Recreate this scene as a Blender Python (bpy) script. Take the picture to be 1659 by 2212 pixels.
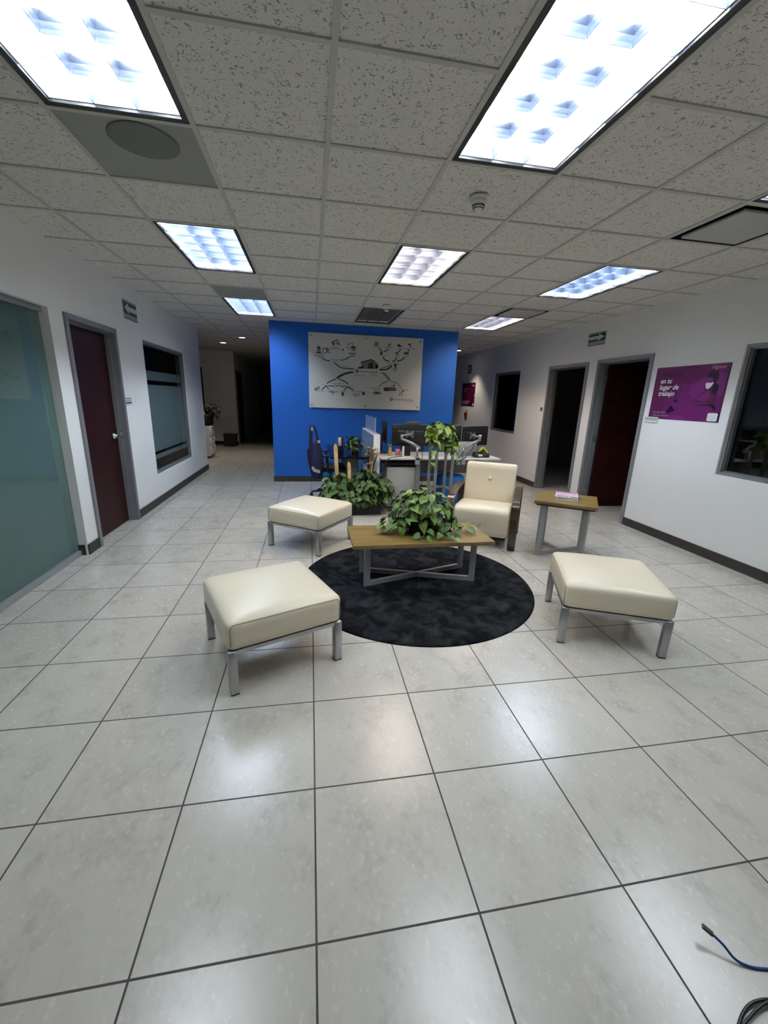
import bpy, bmesh, math, random
from mathutils import Vector, Matrix
random.seed(7)
S = bpy.context.scene
for o in list(bpy.data.objects):
    bpy.data.objects.remove(o)
COL = S.collection
PI = math.pi

# ------------------------------------------------------------------ camera, world, exposure
cam_data = bpy.data.cameras.new('camera')
cam = bpy.data.objects.new('camera', cam_data)
COL.objects.link(cam)
pit, yaw, rol = -0.2695, 0.1788, 0.0328
fw = Vector((math.sin(yaw)*math.cos(pit), math.cos(yaw)*math.cos(pit), math.sin(pit)))
rt = Vector((math.cos(yaw), -math.sin(yaw), 0))
up = rt.cross(fw)
r2 = rt*math.cos(rol) + up*math.sin(rol)
u2 = -rt*math.sin(rol) + up*math.cos(rol)
m = Matrix((r2, u2, -fw)).transposed().to_4x4()
m.translation = Vector((0.0064, -0.8329, 1.5322))
cam.matrix_world = m
cam_data.sensor_fit = 'HORIZONTAL'
cam_data.sensor_width = 36
cam_data.lens = 892.0*36/1659
cam_data.clip_start = 0.02
S.camera = cam

w = bpy.data.worlds.new('night'); S.world = w
w.use_nodes = True
w.node_tree.nodes['Background'].inputs[0].default_value = (0.004, 0.005, 0.006, 1)
w.node_tree.nodes['Background'].inputs[1].default_value = 1.0
S.view_settings.view_transform = 'Standard'
S.view_settings.look = 'None'
S.view_settings.gamma = 1
S.view_settings.use_curve_mapping = False
S.view_settings.exposure = 1.08
S.cycles.use_denoising = True
S.cycles.max_bounces = 9
S.cycles.diffuse_bounces = 5
S.cycles.glossy_bounces = 4
S.cycles.transparent_max_bounces = 12
S.cycles.sample_clamp_indirect = 6
S.cycles.caustics_reflective = False
S.cycles.caustics_refractive = False
COOL = (0.86, 0.94, 1.0); WARM = (1.0, 0.83, 0.68)
LAMP = 40.0          # radiance of the fluorescent tubes

H = 2.707            # ceiling height
GX, GY, CT = 0.1075, 0.979, 0.61   # ceiling grid
XL, XR, YB = -2.10, 4.12, 6.80     # wall faces

# ------------------------------------------------------------------ materials
def lin(c):
    def f(v):
        v /= 255.0
        return v/12.92 if v <= 0.04045 else ((v+0.055)/1.055)**2.4
    return (f(c[0]), f(c[1]), f(c[2]), 1)

def mat(name, col, rough=0.6, metal=0.0, spec=0.5, noise=None, bump=None, coat=0.0):
    """noise=(scale, amount) varies the colour, bump=(scale, strength)"""
    m = bpy.data.materials.new(name); m.use_nodes = True
    nt = m.node_tree; b = nt.nodes['Principled BSDF']
    b.inputs['Base Color'].default_value = lin(col)
    b.inputs['Roughness'].default_value = rough
    b.inputs['Metallic'].default_value = metal
    b.inputs['Specular IOR Level'].default_value = spec
    b.inputs['Coat Weight'].default_value = coat
    tc = nt.nodes.new('ShaderNodeTexCoord')
    sc, am = noise or (6.0, 0.06)
    n = nt.nodes.new('ShaderNodeTexNoise'); n.inputs['Scale'].default_value = sc
    n.inputs['Detail'].default_value = 4
    nt.links.new(tc.outputs['Object'], n.inputs['Vector'])
    mx = nt.nodes.new('ShaderNodeMix'); mx.data_type = 'RGBA'
    a = lin(col)
    mx.inputs['A'].default_value = tuple(v*(1-am) for v in a[:3])+(1,)
    mx.inputs['B'].default_value = tuple(min(1, v*(1+am)) for v in a[:3])+(1,)
    nt.links.new(n.outputs['Fac'], mx.inputs['Factor'])
    nt.links.new(mx.outputs['Result'], b.inputs['Base Color'])
    if bump:
        n2 = nt.nodes.new('ShaderNodeTexNoise'); n2.inputs['Scale'].default_value = bump[0]
        n2.inputs['Detail'].default_value = 3
        nt.links.new(tc.outputs['Object'], n2.inputs['Vector'])
        bp = nt.nodes.new('ShaderNodeBump'); bp.inputs['Strength'].default_value = bump[1]
        bp.inputs['Distance'].default_value = 0.01
        nt.links.new(n2.outputs['Fac'], bp.inputs['Height'])
        nt.links.new(bp.outputs['Normal'], b.inputs['Normal'])
    return m

def emit(name, col, st):
    m = bpy.data.materials.new(name); m.use_nodes = True
    nt = m.node_tree; nt.nodes.clear()
    e = nt.nodes.new('ShaderNodeEmission'); e.inputs[0].default_value = (*col, 1); e.inputs[1].default_value = st
    o = nt.nodes.new('ShaderNodeOutputMaterial'); nt.links.new(e.outputs[0], o.inputs[0])
    return m

def glass_mat(name, tint, refl_rough=0.02, haze=0.0, haze_col=(200, 210, 205)):
    m = bpy.data.materials.new(name); m.use_nodes = True
    nt = m.node_tree; nt.nodes.clear()
    t = nt.nodes.new('ShaderNodeBsdfTransparent'); t.inputs[0].default_value = (*tint, 1)
    last = t
    if haze:
        d = nt.nodes.new('ShaderNodeBsdfDiffuse'); d.inputs[0].default_value = lin(haze_col)
        mh = nt.nodes.new('ShaderNodeMixShader'); mh.inputs[0].default_value = haze
        nt.links.new(t.outputs[0], mh.inputs[1]); nt.links.new(d.outputs[0], mh.inputs[2]); last = mh
    g = nt.nodes.new('ShaderNodeBsdfGlossy'); g.inputs['Roughness'].default_value = refl_rough
    fr = nt.nodes.new('ShaderNodeFresnel'); fr.inputs[0].default_value = 1.5
    mx = nt.nodes.new('ShaderNodeMixShader')
    nt.links.new(fr.outputs[0], mx.inputs[0]); nt.links.new(last.outputs[0], mx.inputs[1]); nt.links.new(g.outputs[0], mx.inputs[2])
    o = nt.nodes.new('ShaderNodeOutputMaterial'); nt.links.new(mx.outputs[0], o.inputs[0])
    return m

def N(nt, typ, **kw):
    n = nt.nodes.new(typ)
    for k, v in kw.items():
        if k in n.inputs: n.inputs[k].default_value = v
        else: setattr(n, k, v)
    return n

def floor_material():
    m = bpy.data.materials.new('ceramic_floor_tile'); m.use_nodes = True
    nt = m.node_tree; b = nt.nodes['Principled BSDF']; L = nt.links.new
    geo = N(nt, 'ShaderNodeNewGeometry')
    sep = N(nt, 'ShaderNodeSeparateXYZ'); L(geo.outputs['Position'], sep.inputs[0])
    ds = []; ids = []
    for ax in (0, 1):
        mu = N(nt, 'ShaderNodeMath', operation='MULTIPLY'); L(sep.outputs[ax], mu.inputs[0]); mu.inputs[1].default_value = 2.0
        pp = N(nt, 'ShaderNodeMath', operation='PINGPONG'); L(mu.outputs[0], pp.inputs[0]); pp.inputs[1].default_value = 0.5
        ds.append(pp)
        fl = N(nt, 'ShaderNodeMath', operation='FLOOR'); L(mu.outputs[0], fl.inputs[0]); ids.append(fl)
    mn = N(nt, 'ShaderNodeMath', operation='MINIMUM'); L(ds[0].outputs[0], mn.inputs[0]); L(ds[1].outputs[0], mn.inputs[1])
    gm = N(nt, 'ShaderNodeMapRange'); L(mn.outputs[0], gm.inputs['Value'])
    gm.inputs['From Min'].default_value = 0.0056; gm.inputs["From Max"].default_value = 0.0074
    cid = N(nt, 'ShaderNodeCombineXYZ'); L(ids[0].outputs[0], cid.inputs[0]); L(ids[1].outputs[0], cid.inputs[1])
    wn = N(nt, 'ShaderNodeTexWhiteNoise', noise_dimensions='3D'); L(cid.outputs[0], wn.inputs['Vector'])
    off = N(nt, 'ShaderNodeVectorMath', operation='MULTIPLY_ADD'); L(wn.outputs['Color'], off.inputs[0])
    off.inputs[1].default_value = (9, 9, 9); L(geo.outputs['Position'], off.inputs[2])
    st = N(nt, 'ShaderNodeMapping'); L(off.outputs[0], st.inputs['Vector']); st.inputs['Rotation'].default_value = (0, 0, 0.6); st.inputs['Scale'].default_value = (1, 0.72, 1)
    n1 = N(nt, 'ShaderNodeTexNoise', Scale=7.0, Detail=6.0, Roughness=0.65); L(st.outputs[0], n1.inputs['Vector'])
    n2 = N(nt, 'ShaderNodeTexNoise', Scale=55.0, Detail=3.0, Roughness=0.55); L(st.outputs[0], n2.inputs['Vector'])
    ad = N(nt, 'ShaderNodeMath', operation='MULTIPLY_ADD'); L(n2.outputs[0], ad.inputs[0]); ad.inputs[1].default_value = 0.35; L(n1.outputs[0], ad.inputs[2])
    rp = N(nt, 'ShaderNodeValToRGB'); L(ad.outputs[0], rp.inputs[0])
    e = rp.color_ramp.elements
    e[0].position = 0.43; e[0].color = lin((168, 163, 154)); e[1].position = 0.88; e[1].color = lin((191, 186, 176))
    x = e.new(0.64); x.color = lin((186, 181, 172))
    tv = N(nt, 'ShaderNodeMapRange'); L(wn.outputs['Value'], tv.inputs['Value']); tv.inputs['To Min'].default_value = 0.93; tv.inputs['To Max'].default_value = 1.03
    hv = N(nt, 'ShaderNodeMix', data_type='RGBA', blend_type='MULTIPLY'); hv.inputs['Factor'].default_value = 1
    L(rp.outputs[0], hv.inputs['A']); L(tv.outputs[0], hv.inputs['B'])
    mx = N(nt, 'ShaderNodeMix', data_type='RGBA'); L(gm.outputs[0], mx.inputs['Factor']); mx.inputs['A'].default_value = lin((62, 58, 58)); L(hv.outputs['Result'], mx.inputs['B'])
    L(mx.outputs['Result'], b.inputs['Base Color'])
    rr = N(nt, 'ShaderNodeMapRange'); L(n2.outputs[0], rr.inputs['Value']); rr.inputs['To Min'].default_value = 0.17; rr.inputs['To Max'].default_value = 0.33
    r3 = N(nt, 'ShaderNodeMix', data_type='FLOAT'); L(gm.outputs[0], r3.inputs['Factor']); r3.inputs['A'].default_value = 0.9; L(rr.outputs[0], r3.inputs['B'])
    L(r3.outputs['Result'], b.inputs['Roughness'])
    b.inputs['Specular IOR Level'].default_value = 0.55
    hh = N(nt, 'ShaderNodeMath', operation='MULTIPLY_ADD'); L(ad.outputs[0], hh.inputs[0]); hh.inputs[1].default_value = 0.25; L(gm.outputs[0], hh.inputs[2])
    bp = N(nt, 'ShaderNodeBump', Strength=0.25, Distance=0.003); L(hh.outputs[0], bp.inputs['Height']); L(bp.outputs[0], b.inputs['Normal'])
    return m

def acoustic_material():
    m = bpy.data.materials.new('fissured_ceiling_tile'); m.use_nodes = True
    nt = m.node_tree; b = nt.nodes['Principled BSDF']; L = nt.links.new
    geo = N(nt, 'ShaderNodeNewGeometry')
    n1 = N(nt, 'ShaderNodeTexNoise', Scale=46.0, Detail=1.5, Roughness=0.5, Distortion=1.6); L(geo.outputs['Position'], n1.inputs['Vector'])
    n2 = N(nt, 'ShaderNodeTexNoise', Scale=190.0, Detail=2.0); L(geo.outputs['Position'], n2.inputs['Vector'])
    f = N(nt, 'ShaderNodeMapRange'); L(n1.outputs[0], f.inputs['Value']); f.inputs['From Min'].default_value = 0.612; f.inputs['From Max'].default_value = 0.64
    mx = N(nt, 'ShaderNodeMix', data_type='RGBA'); L(f.outputs[0], mx.inputs['Factor'])
    rp = N(nt, 'ShaderNodeValToRGB'); L(n2.outputs[0], rp.inputs[0])
    rp.color_ramp.elements[0].position = 0.3; rp.color_ramp.elements[0].color = lin((214, 212, 206))
    rp.color_ramp.elements[1].position = 0.7; rp.color_ramp.elements[1].color = lin((234, 232, 226))
    L(rp.outputs[0], mx.inputs['A']); mx.inputs['B'].default_value = lin((162, 160, 154))
    L(mx.outputs['Result'], b.inputs['Base Color']); b.inputs['Roughness'].default_value = 0.95
    b.inputs['Specular IOR Level'].default_value = 0.1
    hs = N(nt, 'ShaderNodeMath', operation='MULTIPLY_ADD'); L(f.outputs[0], hs.inputs[0]); hs.inputs[1].default_value = -1; L(n2.outputs[0], hs.inputs[2])
    bp = N(nt, 'ShaderNodeBump', Strength=0.5, Distance=0.004); L(hs.outputs[0], bp.inputs['Height']); L(bp.outputs[0], b.inputs['Normal'])
    return m

def wood_material(name, dark, light, rough=0.35, scale=1.0, spec=0.5):
    m = bpy.data.materials.new(name); m.use_nodes = True
    nt = m.node_tree; b = nt.nodes['Principled BSDF']; L = nt.links.new
    tc = N(nt, 'ShaderNodeTexCoord')
    mp = N(nt, 'ShaderNodeMapping'); L(tc.outputs['Object'], mp.inputs['Vector']); mp.inputs['Scale'].default_value = (3*scale, 40*scale, 20*scale)
    n1 = N(nt, 'ShaderNodeTexNoise', Scale=1.0, Detail=7.0, Roughness=0.65, Distortion=0.8); L(mp.outputs[0], n1.inputs['Vector'])
    rp = N(nt, 'ShaderNodeValToRGB'); L(n1.outputs[0], rp.inputs[0])
    rp.color_ramp.elements[0].position = 0.32; rp.color_ramp.elements[0].color = lin(dark)
    rp.color_ramp.elements[1].position = 0.68; rp.color_ramp.elements[1].color = lin(light)
    L(rp.outputs[0], b.inputs['Base Color']); b.inputs['Roughness'].default_value = rough; b.inputs['Specular IOR Level'].default_value = spec
    bp = N(nt, 'ShaderNodeBump', Strength=0.1, Distance=0.002); L(n1.outputs[0], bp.inputs['Height']); L(bp.outputs[0], b.inputs['Normal'])
    return m

def rug_material():
    m = bpy.data.materials.new('black_shag'); m.use_nodes = True
    nt = m.node_tree; b = nt.nodes['Principled BSDF']; L = nt.links.new
    tc = N(nt, 'ShaderNodeTexCoord')
    n1 = N(nt, 'ShaderNodeTexNoise', Scale=7.0, Detail=4.0, Roughness=0.6, Distortion=0.6); L(tc.outputs['Object'], n1.inputs['Vector'])
    n2 = N(nt, 'ShaderNodeTexNoise', Scale=320.0, Detail=2.0); L(tc.outputs['Object'], n2.inputs['Vector'])
    rp = N(nt, 'ShaderNodeValToRGB'); L(n1.outputs[0], rp.inputs[0])
    rp.color_ramp.elements[0].position = 0.42; rp.color_ramp.elements[0].color = lin((13, 14, 17))
    rp.color_ramp.elements[1].position = 0.78; rp.color_ramp.elements[1].color = lin((50, 51, 55))
    L(rp.outputs[0], b.inputs['Base Color']); b.inputs['Roughness'].default_value = 0.95
    b.inputs['Specular IOR Level'].default_value = 0.05
    bp = N(nt, 'ShaderNodeBump', Strength=0.6, Distance=0.01); L(n2.outputs[0], bp.inputs['Height']); L(bp.outputs[0], b.inputs['Normal'])
    return m

def leaf_material(name, dark, mid, pale, rough=0.38):
    """leaf colour differs from leaf to leaf (attribute 'tone') with pale variegated streaks"""
    m = bpy.data.materials.new(name); m.use_nodes = True
    nt = m.node_tree; b = nt.nodes['Principled BSDF']; L = nt.links.new
    at = N(nt, 'ShaderNodeAttribute', attribute_name='tone')
    rp = N(nt, 'ShaderNodeValToRGB'); L(at.outputs['Fac'], rp.inputs[0])
    rp.color_ramp.elements[0].color = lin(dark); rp.color_ramp.elements[1].color = lin(mid)
    tc = N(nt, 'ShaderNodeTexCoord')
    n1 = N(nt, 'ShaderNodeTexNoise', Scale=24.0, Detail=3.0, Distortion=1.5); L(tc.outputs['Object'], n1.inputs['Vector'])
    f = N(nt, 'ShaderNodeMapRange'); L(n1.outputs[0], f.inputs['Value']); f.inputs['From Min'].default_value = 0.6; f.inputs['From Max'].default_value = 0.72
    f.inputs['To Max'].default_value = 0.75
    mx = N(nt, 'ShaderNodeMix', data_type='RGBA'); L(f.outputs[0], mx.inputs['Factor']); L(rp.outputs[0], mx.inputs['A']); mx.inputs['B'].default_value = lin(pale)
    L(mx.outputs['Result'], b.inputs['Base Color']); b.inputs['Roughness'].default_value = rough
    return m

M = {}
M['floor'] = floor_material()
M['tile'] = acoustic_material()
M['tbar'] = mat('ceiling_grid_paint', (196, 194, 188), 0.6)
M['wall'] = mat('white_wall_paint', (243, 242, 240), 0.75, noise=(3, 0.03), bump=(90, 0.12))
M['wall2'] = mat('shaded_office_wall', (128, 126, 122), 0.8)  # likely the same white walls; shade of the dim rooms put into the colour
M['blue'] = mat('blue_wall_paint', (2, 88, 180), 0.6, noise=(3, 0.04), bump=(90, 0.12))
M['base'] = mat('dark_vinyl_baseboard', (44, 40, 37), 0.5)
M['steel'] = mat('grey_frame_paint', (118, 118, 121), 0.45)
M['alu'] = mat('brushed_aluminium', (176, 177, 180), 0.32, 0.85)
M['alug'] = mat('silver_powder_coat', (158, 160, 163), 0.4, 0.35)
M['chrome'] = mat('polished_chrome', (215, 215, 218), 0.12, 1.0)
M['mahog'] = wood_material('dark_mahogany_veneer', (30, 9, 7), (46, 15, 11), 0.45, 0.6, 0.15)
M['glassL'] = glass_mat('green_tinted_glass', (0.62, 0.78, 0.74), 0.03, 0.34, (150, 190, 182))
M['glassW'] = glass_mat('window_glass', (0.6, 0.62, 0.62), 0.03)
M['film'] = glass_mat('frosted_film', (0.42, 0.46, 0.46), 0.25, 0.6, (120, 138, 140))
M['acryl'] = glass_mat('frosted_acrylic', (0.6, 0.64, 0.72), 0.1, 0.75, (190, 202, 235))
M['smoke'] = glass_mat('grey_screen_glass', (0.55, 0.6, 0.65), 0.08, 0.75, (176, 184, 192))
M['white'] = mat('white_plastic', (225, 225, 223), 0.45)
M['cream'] = mat('cream_leather', (226, 216, 194), 0.34, noise=(2.2, 0.04), bump=(160, 0.06))
M['creamd'] = mat('cream_leather_piping', (172, 162, 140), 0.45)
M['oak'] = wood_material('oak_laminate', (96, 77, 38), (136, 111, 60), 0.4)
M['oake'] = wood_material('oak_edge_band', (90, 74, 44), (122, 101, 62), 0.45)
M['espresso'] = wood_material('espresso_bentwood', (44, 33, 25), (74, 57, 44), 0.25, 0.7)
M['rug'] = rug_material()
M['black'] = mat('black_plastic', (22, 22, 24), 0.4)
M['blackm'] = mat('matt_black', (14, 14, 15), 0.75)
M['blackg'] = mat('black_glass_top', (10, 12, 16), 0.12, spec=0.25)
M['desk'] = mat('white_desk_laminate', (214, 213, 210), 0.4)
M['navy'] = mat('navy_fabric', (18, 24, 62), 0.85, bump=(300, 0.2))
M['bluef'] = mat('bright_blue_fabric', (10, 92, 160), 0.85, bump=(300, 0.2))
M['grey'] = mat('grey_metal', (120, 121, 124), 0.5)
M['lgrey'] = mat('light_grey_laminate', (172, 173, 174), 0.5)
M['leaf'] = leaf_material('pothos_leaf', (30, 60, 12), (84, 118, 30), (160, 184, 84), 0.5)
M['leafd'] = leaf_material('pothos_leaf_dark', (26, 52, 14), (72, 104, 34), (124, 150, 62), 0.5)
M['leafy'] = leaf_material('pothos_leaf_variegated', (46, 80, 18), (112, 138, 44), (204, 212, 130), 0.5)
M['leafb'] = leaf_material('brown_dry_leaf', (40, 34, 26), (78, 66, 48), (110, 96, 70), 0.7)
M['stem'] = mat('plant_stem', (104, 112, 62), 0.6)
M['soil'] = mat('potting_soil', (40, 30, 22), 0.95, bump=(80, 0.8))
M['bamboo'] = mat('dry_bamboo', (190, 160, 112), 0.5, noise=(30, 0.15))
M['bambooi'] = mat('bamboo_pith', (184, 152, 104), 0.7)
M['purple'] = mat('poster_purple', (98, 22, 88), 0.4)
M['purple2'] = mat('poster_violet', (112, 34, 104), 0.4)
M['purple3'] = mat('poster_plum', (84, 16, 66), 0.4)
M['purpled'] = mat('poster_dark_plum', (34, 6, 38), 0.4)
M['maroon'] = mat('poster_maroon', (84, 12, 48), 0.4)
M['ink'] = mat('black_print', (38, 38, 40), 0.5)
M['inkg'] = mat('grey_print', (108, 108, 108), 0.5)
M['inkr'] = mat('red_print', (130, 30, 45), 0.5)
M['inko'] = mat('olive_print', (150, 150, 112), 0.5)
M['paper'] = mat('white_print', (232, 232, 230), 0.5)
M['paperp'] = mat('pale_lilac_print', (200, 160, 198), 0.5)
M['board'] = mat('acrylic_board_print', (208, 208, 205), 0.07, noise=(5, 0.03), bump=(4, 0.15))
M['sgreen'] = mat('sign_green', (22, 62, 42), 0.4)
M['sgrey'] = mat('sign_white', (205, 212, 206), 0.45)
M['red'] = mat('red_plastic', (150, 28, 24), 0.4)
M['tan'] = mat('tan_strip', (170, 130, 80), 0.6)
M['pink'] = mat('pink_ceramic', (196, 120, 126), 0.45)
M['wood'] = mat('pale_wood', (186, 142, 92), 0.55, noise=(30, 0.15))
M['lime'] = mat('lime_rubber', (168, 190, 40), 0.5)
M['bluec'] = mat('blue_cable_jacket', (22, 60, 130), 0.4)
M['cable'] = mat('black_cable_jacket', (20, 19, 22), 0.45)
M['spk'] = mat('speaker_panel_paint', (150, 151, 146), 0.6)
M['mesh'] = mat('speaker_mesh', (122, 126, 121), 0.7, bump=(400, 0.6))
M['vent'] = mat('vent_paint', (186, 186, 184), 0.55)
M['louver'] = mat('semi_specular_louver_aluminium', (112, 120, 138), 0.34, 0.9)
M['louverx'] = mat('unlit_louver_aluminium', (150, 152, 156), 0.3, 0.85)
M['reflector'] = mat('white_reflector', (235, 238, 240), 0.5)
M['cover'] = mat('magazine_cover', (214, 200, 205), 0.35, noise=(14, 0.25))
M['tubeC'] = emit('cool_fluorescent', COOL, LAMP)
M['tubeB'] = emit('daylight_fluorescent', (0.74, 0.86, 1.0), LAMP*1.65)
M['tubeW'] = emit('warm_fluorescent', WARM, LAMP*1.3)
M['down'] = emit('downlight_glow', (1.0, 0.93, 0.8), 9.0)
M['petal'] = mat('dried_petal', (196, 178, 146), 0.8)

# ------------------------------------------------------------------ mesh helpers
class MB:
    def __init__(s): s.v = []; s.f = []; s.mi = []; s.mats = []; s.sm = []; s.tone = []
    def mid(s, m):
        if m not in s.mats: s.mats.append(m)
        return s.mats.index(m)
    def add(s, vs, fs, m, smooth=False, T=None, tone=0.5):
        o = len(s.v); k = s.mid(m)
        s.v += [(T @ Vector(p)) if T else Vector(p) for p in vs]
        for f in fs:
            s.f.append([o+i for i in f]); s.mi.append(k); s.sm.append(smooth); s.tone.append(tone)
        return s
    def box(s, x0, x1, y0, y1, z0, z1, m, T=None):
        vs = [(x, y, z) for z in (z0, z1) for y in (y0, y1) for x in (x0, x1)]
        fs = [(0, 2, 3, 1), (4, 5, 7, 6), (0, 1, 5, 4), (2, 6, 7, 3), (0, 4, 6, 2), (1, 3, 7, 5)]
        return s.add(vs, fs, m, False, T)
    def rbox(s, x0, x1, y0, y1, z0, z1, r, m, T=None, seg=3, axis=None):
        """rounded box; with axis given, only edges along that axis are rounded"""
        bm = bmesh.new()
        bmesh.ops.create_cube(bm, size=1)
        for v in bm.verts:
            v.co = Vector(((x0+x1)/2+v.co.x*(x1-x0), (y0+y1)/2+v.co.y*(y1-y0), (z0+z1)/2+v.co.z*(z1-z0)))
        ed = bm.edges[:]
        if axis is not None:
            ed = [e for e in ed if abs((e.verts[0].co-e.verts[1].co).normalized()[axis]) > 0.9]
        bmesh.ops.bevel(bm, geom=ed, offset=r, segments=seg, profile=0.5, affect='EDGES')
        bm.verts.ensure_lookup_table(); bm.verts.index_update()
        s.add([v.co[:] for v in bm.verts], [[v.index for v in f.verts] for f in bm.faces], m, True, T)
        bm.free(); return s
    def tube(s, pts, r, m, n=8, caps=True, T=None, smooth=True):
        pts = [Vector(p) for p in pts]; k = len(pts)
        rs = r if isinstance(r, (list, tuple)) else [r]*k
        vs = []; prev = None
        for i, p in enumerate(pts):
            d = (pts[min(i+1, k-1)]-pts[max(i-1, 0)]).normalized()
            if prev is None:
                a = Vector((0, 0, 1)) if abs(d.z) < 0.9 else Vector((1, 0, 0))
                u = d.cross(a).normalized()
            else:
                u = (prev - d*prev.dot(d)).normalized()
            prev = u; q = d.cross(u)
            for j in range(n):
                t = 2*PI*j/n
                vs.append(p+(u*math.cos(t)+q*math.sin(t))*rs[i])
        fs = [(i*n+j, i*n+(j+1) % n, (i+1)*n+(j+1) % n, (i+1)*n+j) for i in range(k-1) for j in range(n)]
        if caps: fs += [tuple(range(n-1, -1, -1)), tuple((k-1)*n+j for j in range(n))]
        return s.add(vs, fs, m, smooth, T)
    def lathe(s, prof, m, n=24, T=None, smooth=True):
        vs = [(r*math.cos(2*PI*j/n), r*math.sin(2*PI*j/n), z) for r, z in prof for j in range(n)]
        k = len(prof)
        fs = [(i*n+j, i*n+(j+1) % n, (i+1)*n+(j+1) % n, (i+1)*n+j) for i in range(k-1) for j in range(n)]
        if prof[0][0] > 1e-6: fs.append(tuple(range(n-1, -1, -1)))
        if prof[-1][0] > 1e-6: fs.append(tuple((k-1)*n+j for j in range(n)))
        return s.add(vs, fs, m, smooth, T)
    def prism(s, poly, z0, z1, m, T=None, smooth=False):
        n = len(poly)
        vs = [(x, y, z0) for x, y in poly]+[(x, y, z1) for x, y in poly]
        fs = [tuple(range(n-1, -1, -1)), tuple(range(n, 2*n))]+[(i, (i+1) % n, n+(i+1) % n, n+i) for i in range(n)]
        return s.add(vs, fs, m, smooth, T)
    def bar(s, a, b, wd, ht, m, upv=(0, 0, 1)):
        """square bar from a to b"""
        a = Vector(a); b = Vector(b); d = (b-a).normalized(); u = Vector(upv)
        q = d.cross(u).normalized(); u = q.cross(d)
        vs = [p+q*sx*wd/2+u*sz*ht/2 for p in (a, b) for sx, sz in ((-1, -1), (1, -1), (1, 1), (-1, 1))]
        fs = [(0, 1, 2, 3), (7, 6, 5, 4), (0, 4, 5, 1), (1, 5, 6, 2), (2, 6, 7, 3), (3, 7, 4, 0)]
        return s.add(vs, fs, m)
    def blob(s, pts, m, z=0.0, T=None):
        """polygon with a smoothed closed outline"""
        q = list(pts); n = len(q); P = smooth_path([(*q[(i-1) % n], 0) for i in range(n+3)], 5)
        return s.poly([(p.x, p.y) for p in P[5:5+5*n]], m, z, T)
    def stroke(s, pts, wd, m, z=0.0, T=None):
        """flat ribbon in the local XY plane"""
        pts = [Vector((p[0], p[1])) for p in pts]; vs = []
        for i, p in enumerate(pts):
            d = (pts[min(i+1, len(pts)-1)]-pts[max(i-1, 0)]).normalized()
            q = Vector((-d.y, d.x))*wd/2
            vs += [(p.x+q.x, p.y+q.y, z), (p.x-q.x, p.y-q.y, z)]
        fs = [(2*i+1, 2*i+3, 2*i+2, 2*i) for i in range(len(pts)-1)]
        return s.add(vs, fs, m, False, T)
    def poly(s, pts, m, z=0.0, T=None):
        a = sum(pts[i][0]*pts[(i+1) % len(pts)][1]-pts[(i+1) % len(pts)][0]*pts[i][1] for i in range(len(pts)))
        if a < 0: pts = pts[::-1]
        return s.add([(x, y, z) for x, y in pts], [tuple(range(len(pts)))], m, False, T)
    def text(s, body, x, y, size, m, z=0.0, shear=0.0, align='LEFT', width=None, T=None, rot=0.0, bold=0.0):
        cu = bpy.data.curves.new('t', 'FONT'); cu.body = body; cu.size = size; cu.align_x = align; cu.shear = shear; cu.offset = bold
        cu.resolution_u = 3
        ob = bpy.data.objects.new('t', cu); COL.objects.link(ob)
        bpy.context.view_layer.update()
        me = bpy.data.meshes.new_from_object(ob.evaluated_get(bpy.context.evaluated_depsgraph_get()))
        if width and len(me.vertices):
            xs = [v.co.x for v in me.vertices]; k = width/(max(xs)-min(xs))
        else: k = 1
        c, sn = math.cos(rot), math.sin(rot)
        s.add([(x+v.co.x*k*c-v.co.y*sn, y+v.co.x*k*sn+v.co.y*c, z) for v in me.vertices], [list(p.vertices) for p in me.polygons], m, False, T)
        bpy.data.objects.remove(ob); bpy.data.curves.remove(cu); bpy.data.meshes.remove(me)
        return s
    def build(s, name, parent=None, loc=None, rotz=None):
        me = bpy.data.meshes.new(name)
        me.from_pydata([v[:] for v in s.v], [], s.f)
        for mm in s.mats: me.materials.append(mm)
        me.polygons.foreach_set('material_index', s.mi)
        me.polygons.foreach_set('use_smooth', s.sm)
        if any(t != 0.5 for t in s.tone):
            at = me.attributes.new('tone', 'FLOAT', 'FACE'); at.data.foreach_set('value', s.tone)
        me.update()
        o = bpy.data.objects.new(name, me); COL.objects.link(o)
        if parent: o.parent = parent
        if loc: o.location = loc
        if rotz is not None: o.rotation_euler = (0, 0, rotz)
        return o

def tag(o, label, cat, group=None, kind=None):
    o['label'] = label; o['category'] = cat
    if group: o['group'] = group
    if kind: o['kind'] = kind
    return o
def thing(name, label, cat, loc=(0, 0, 0), rotz=0.0, group=None, kind=None):
    o = bpy.data.objects.new(name, None); COL.objects.link(o); o.empty_display_size = 0.1
    o.location = loc; o.rotation_euler = (0, 0, rotz)
    return tag(o, label, cat, group, kind)
def structure(o, label=None, cat=None):
    o['kind'] = 'structure'
    if label: o['label'] = label
    if cat: o['category'] = cat
    return o
def copy_tree(o, parent=None):
    c = o.copy(); COL.objects.link(c)
    if parent: c.parent = parent
    for ch in list(o.children): copy_tree(ch, c)
    return c
def frame(origin, ex, ey):
    ex = Vector(ex).normalized(); ey = Vector(ey).normalized(); ez = ex.cross(ey)
    T = Matrix((ex, ey, ez)).transposed().to_4x4(); T.translation = Vector(origin); return T
def smooth_path(pts, n=6):
    P = [Vector(p) for p in pts]; out = []
    for i in range(len(P)-1):
        p0, p1, p2, p3 = P[max(i-1, 0)], P[i], P[i+1], P[min(i+2, len(P)-1)]
        for k in range(n):
            t = k/n
            out.append(0.5*((2*p1)+(p2-p0)*t+(2*p0-5*p1+4*p2-p3)*t*t+(3*p1-p0-3*p2+p3)*t**3))
    return out+[P[-1]]

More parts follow.
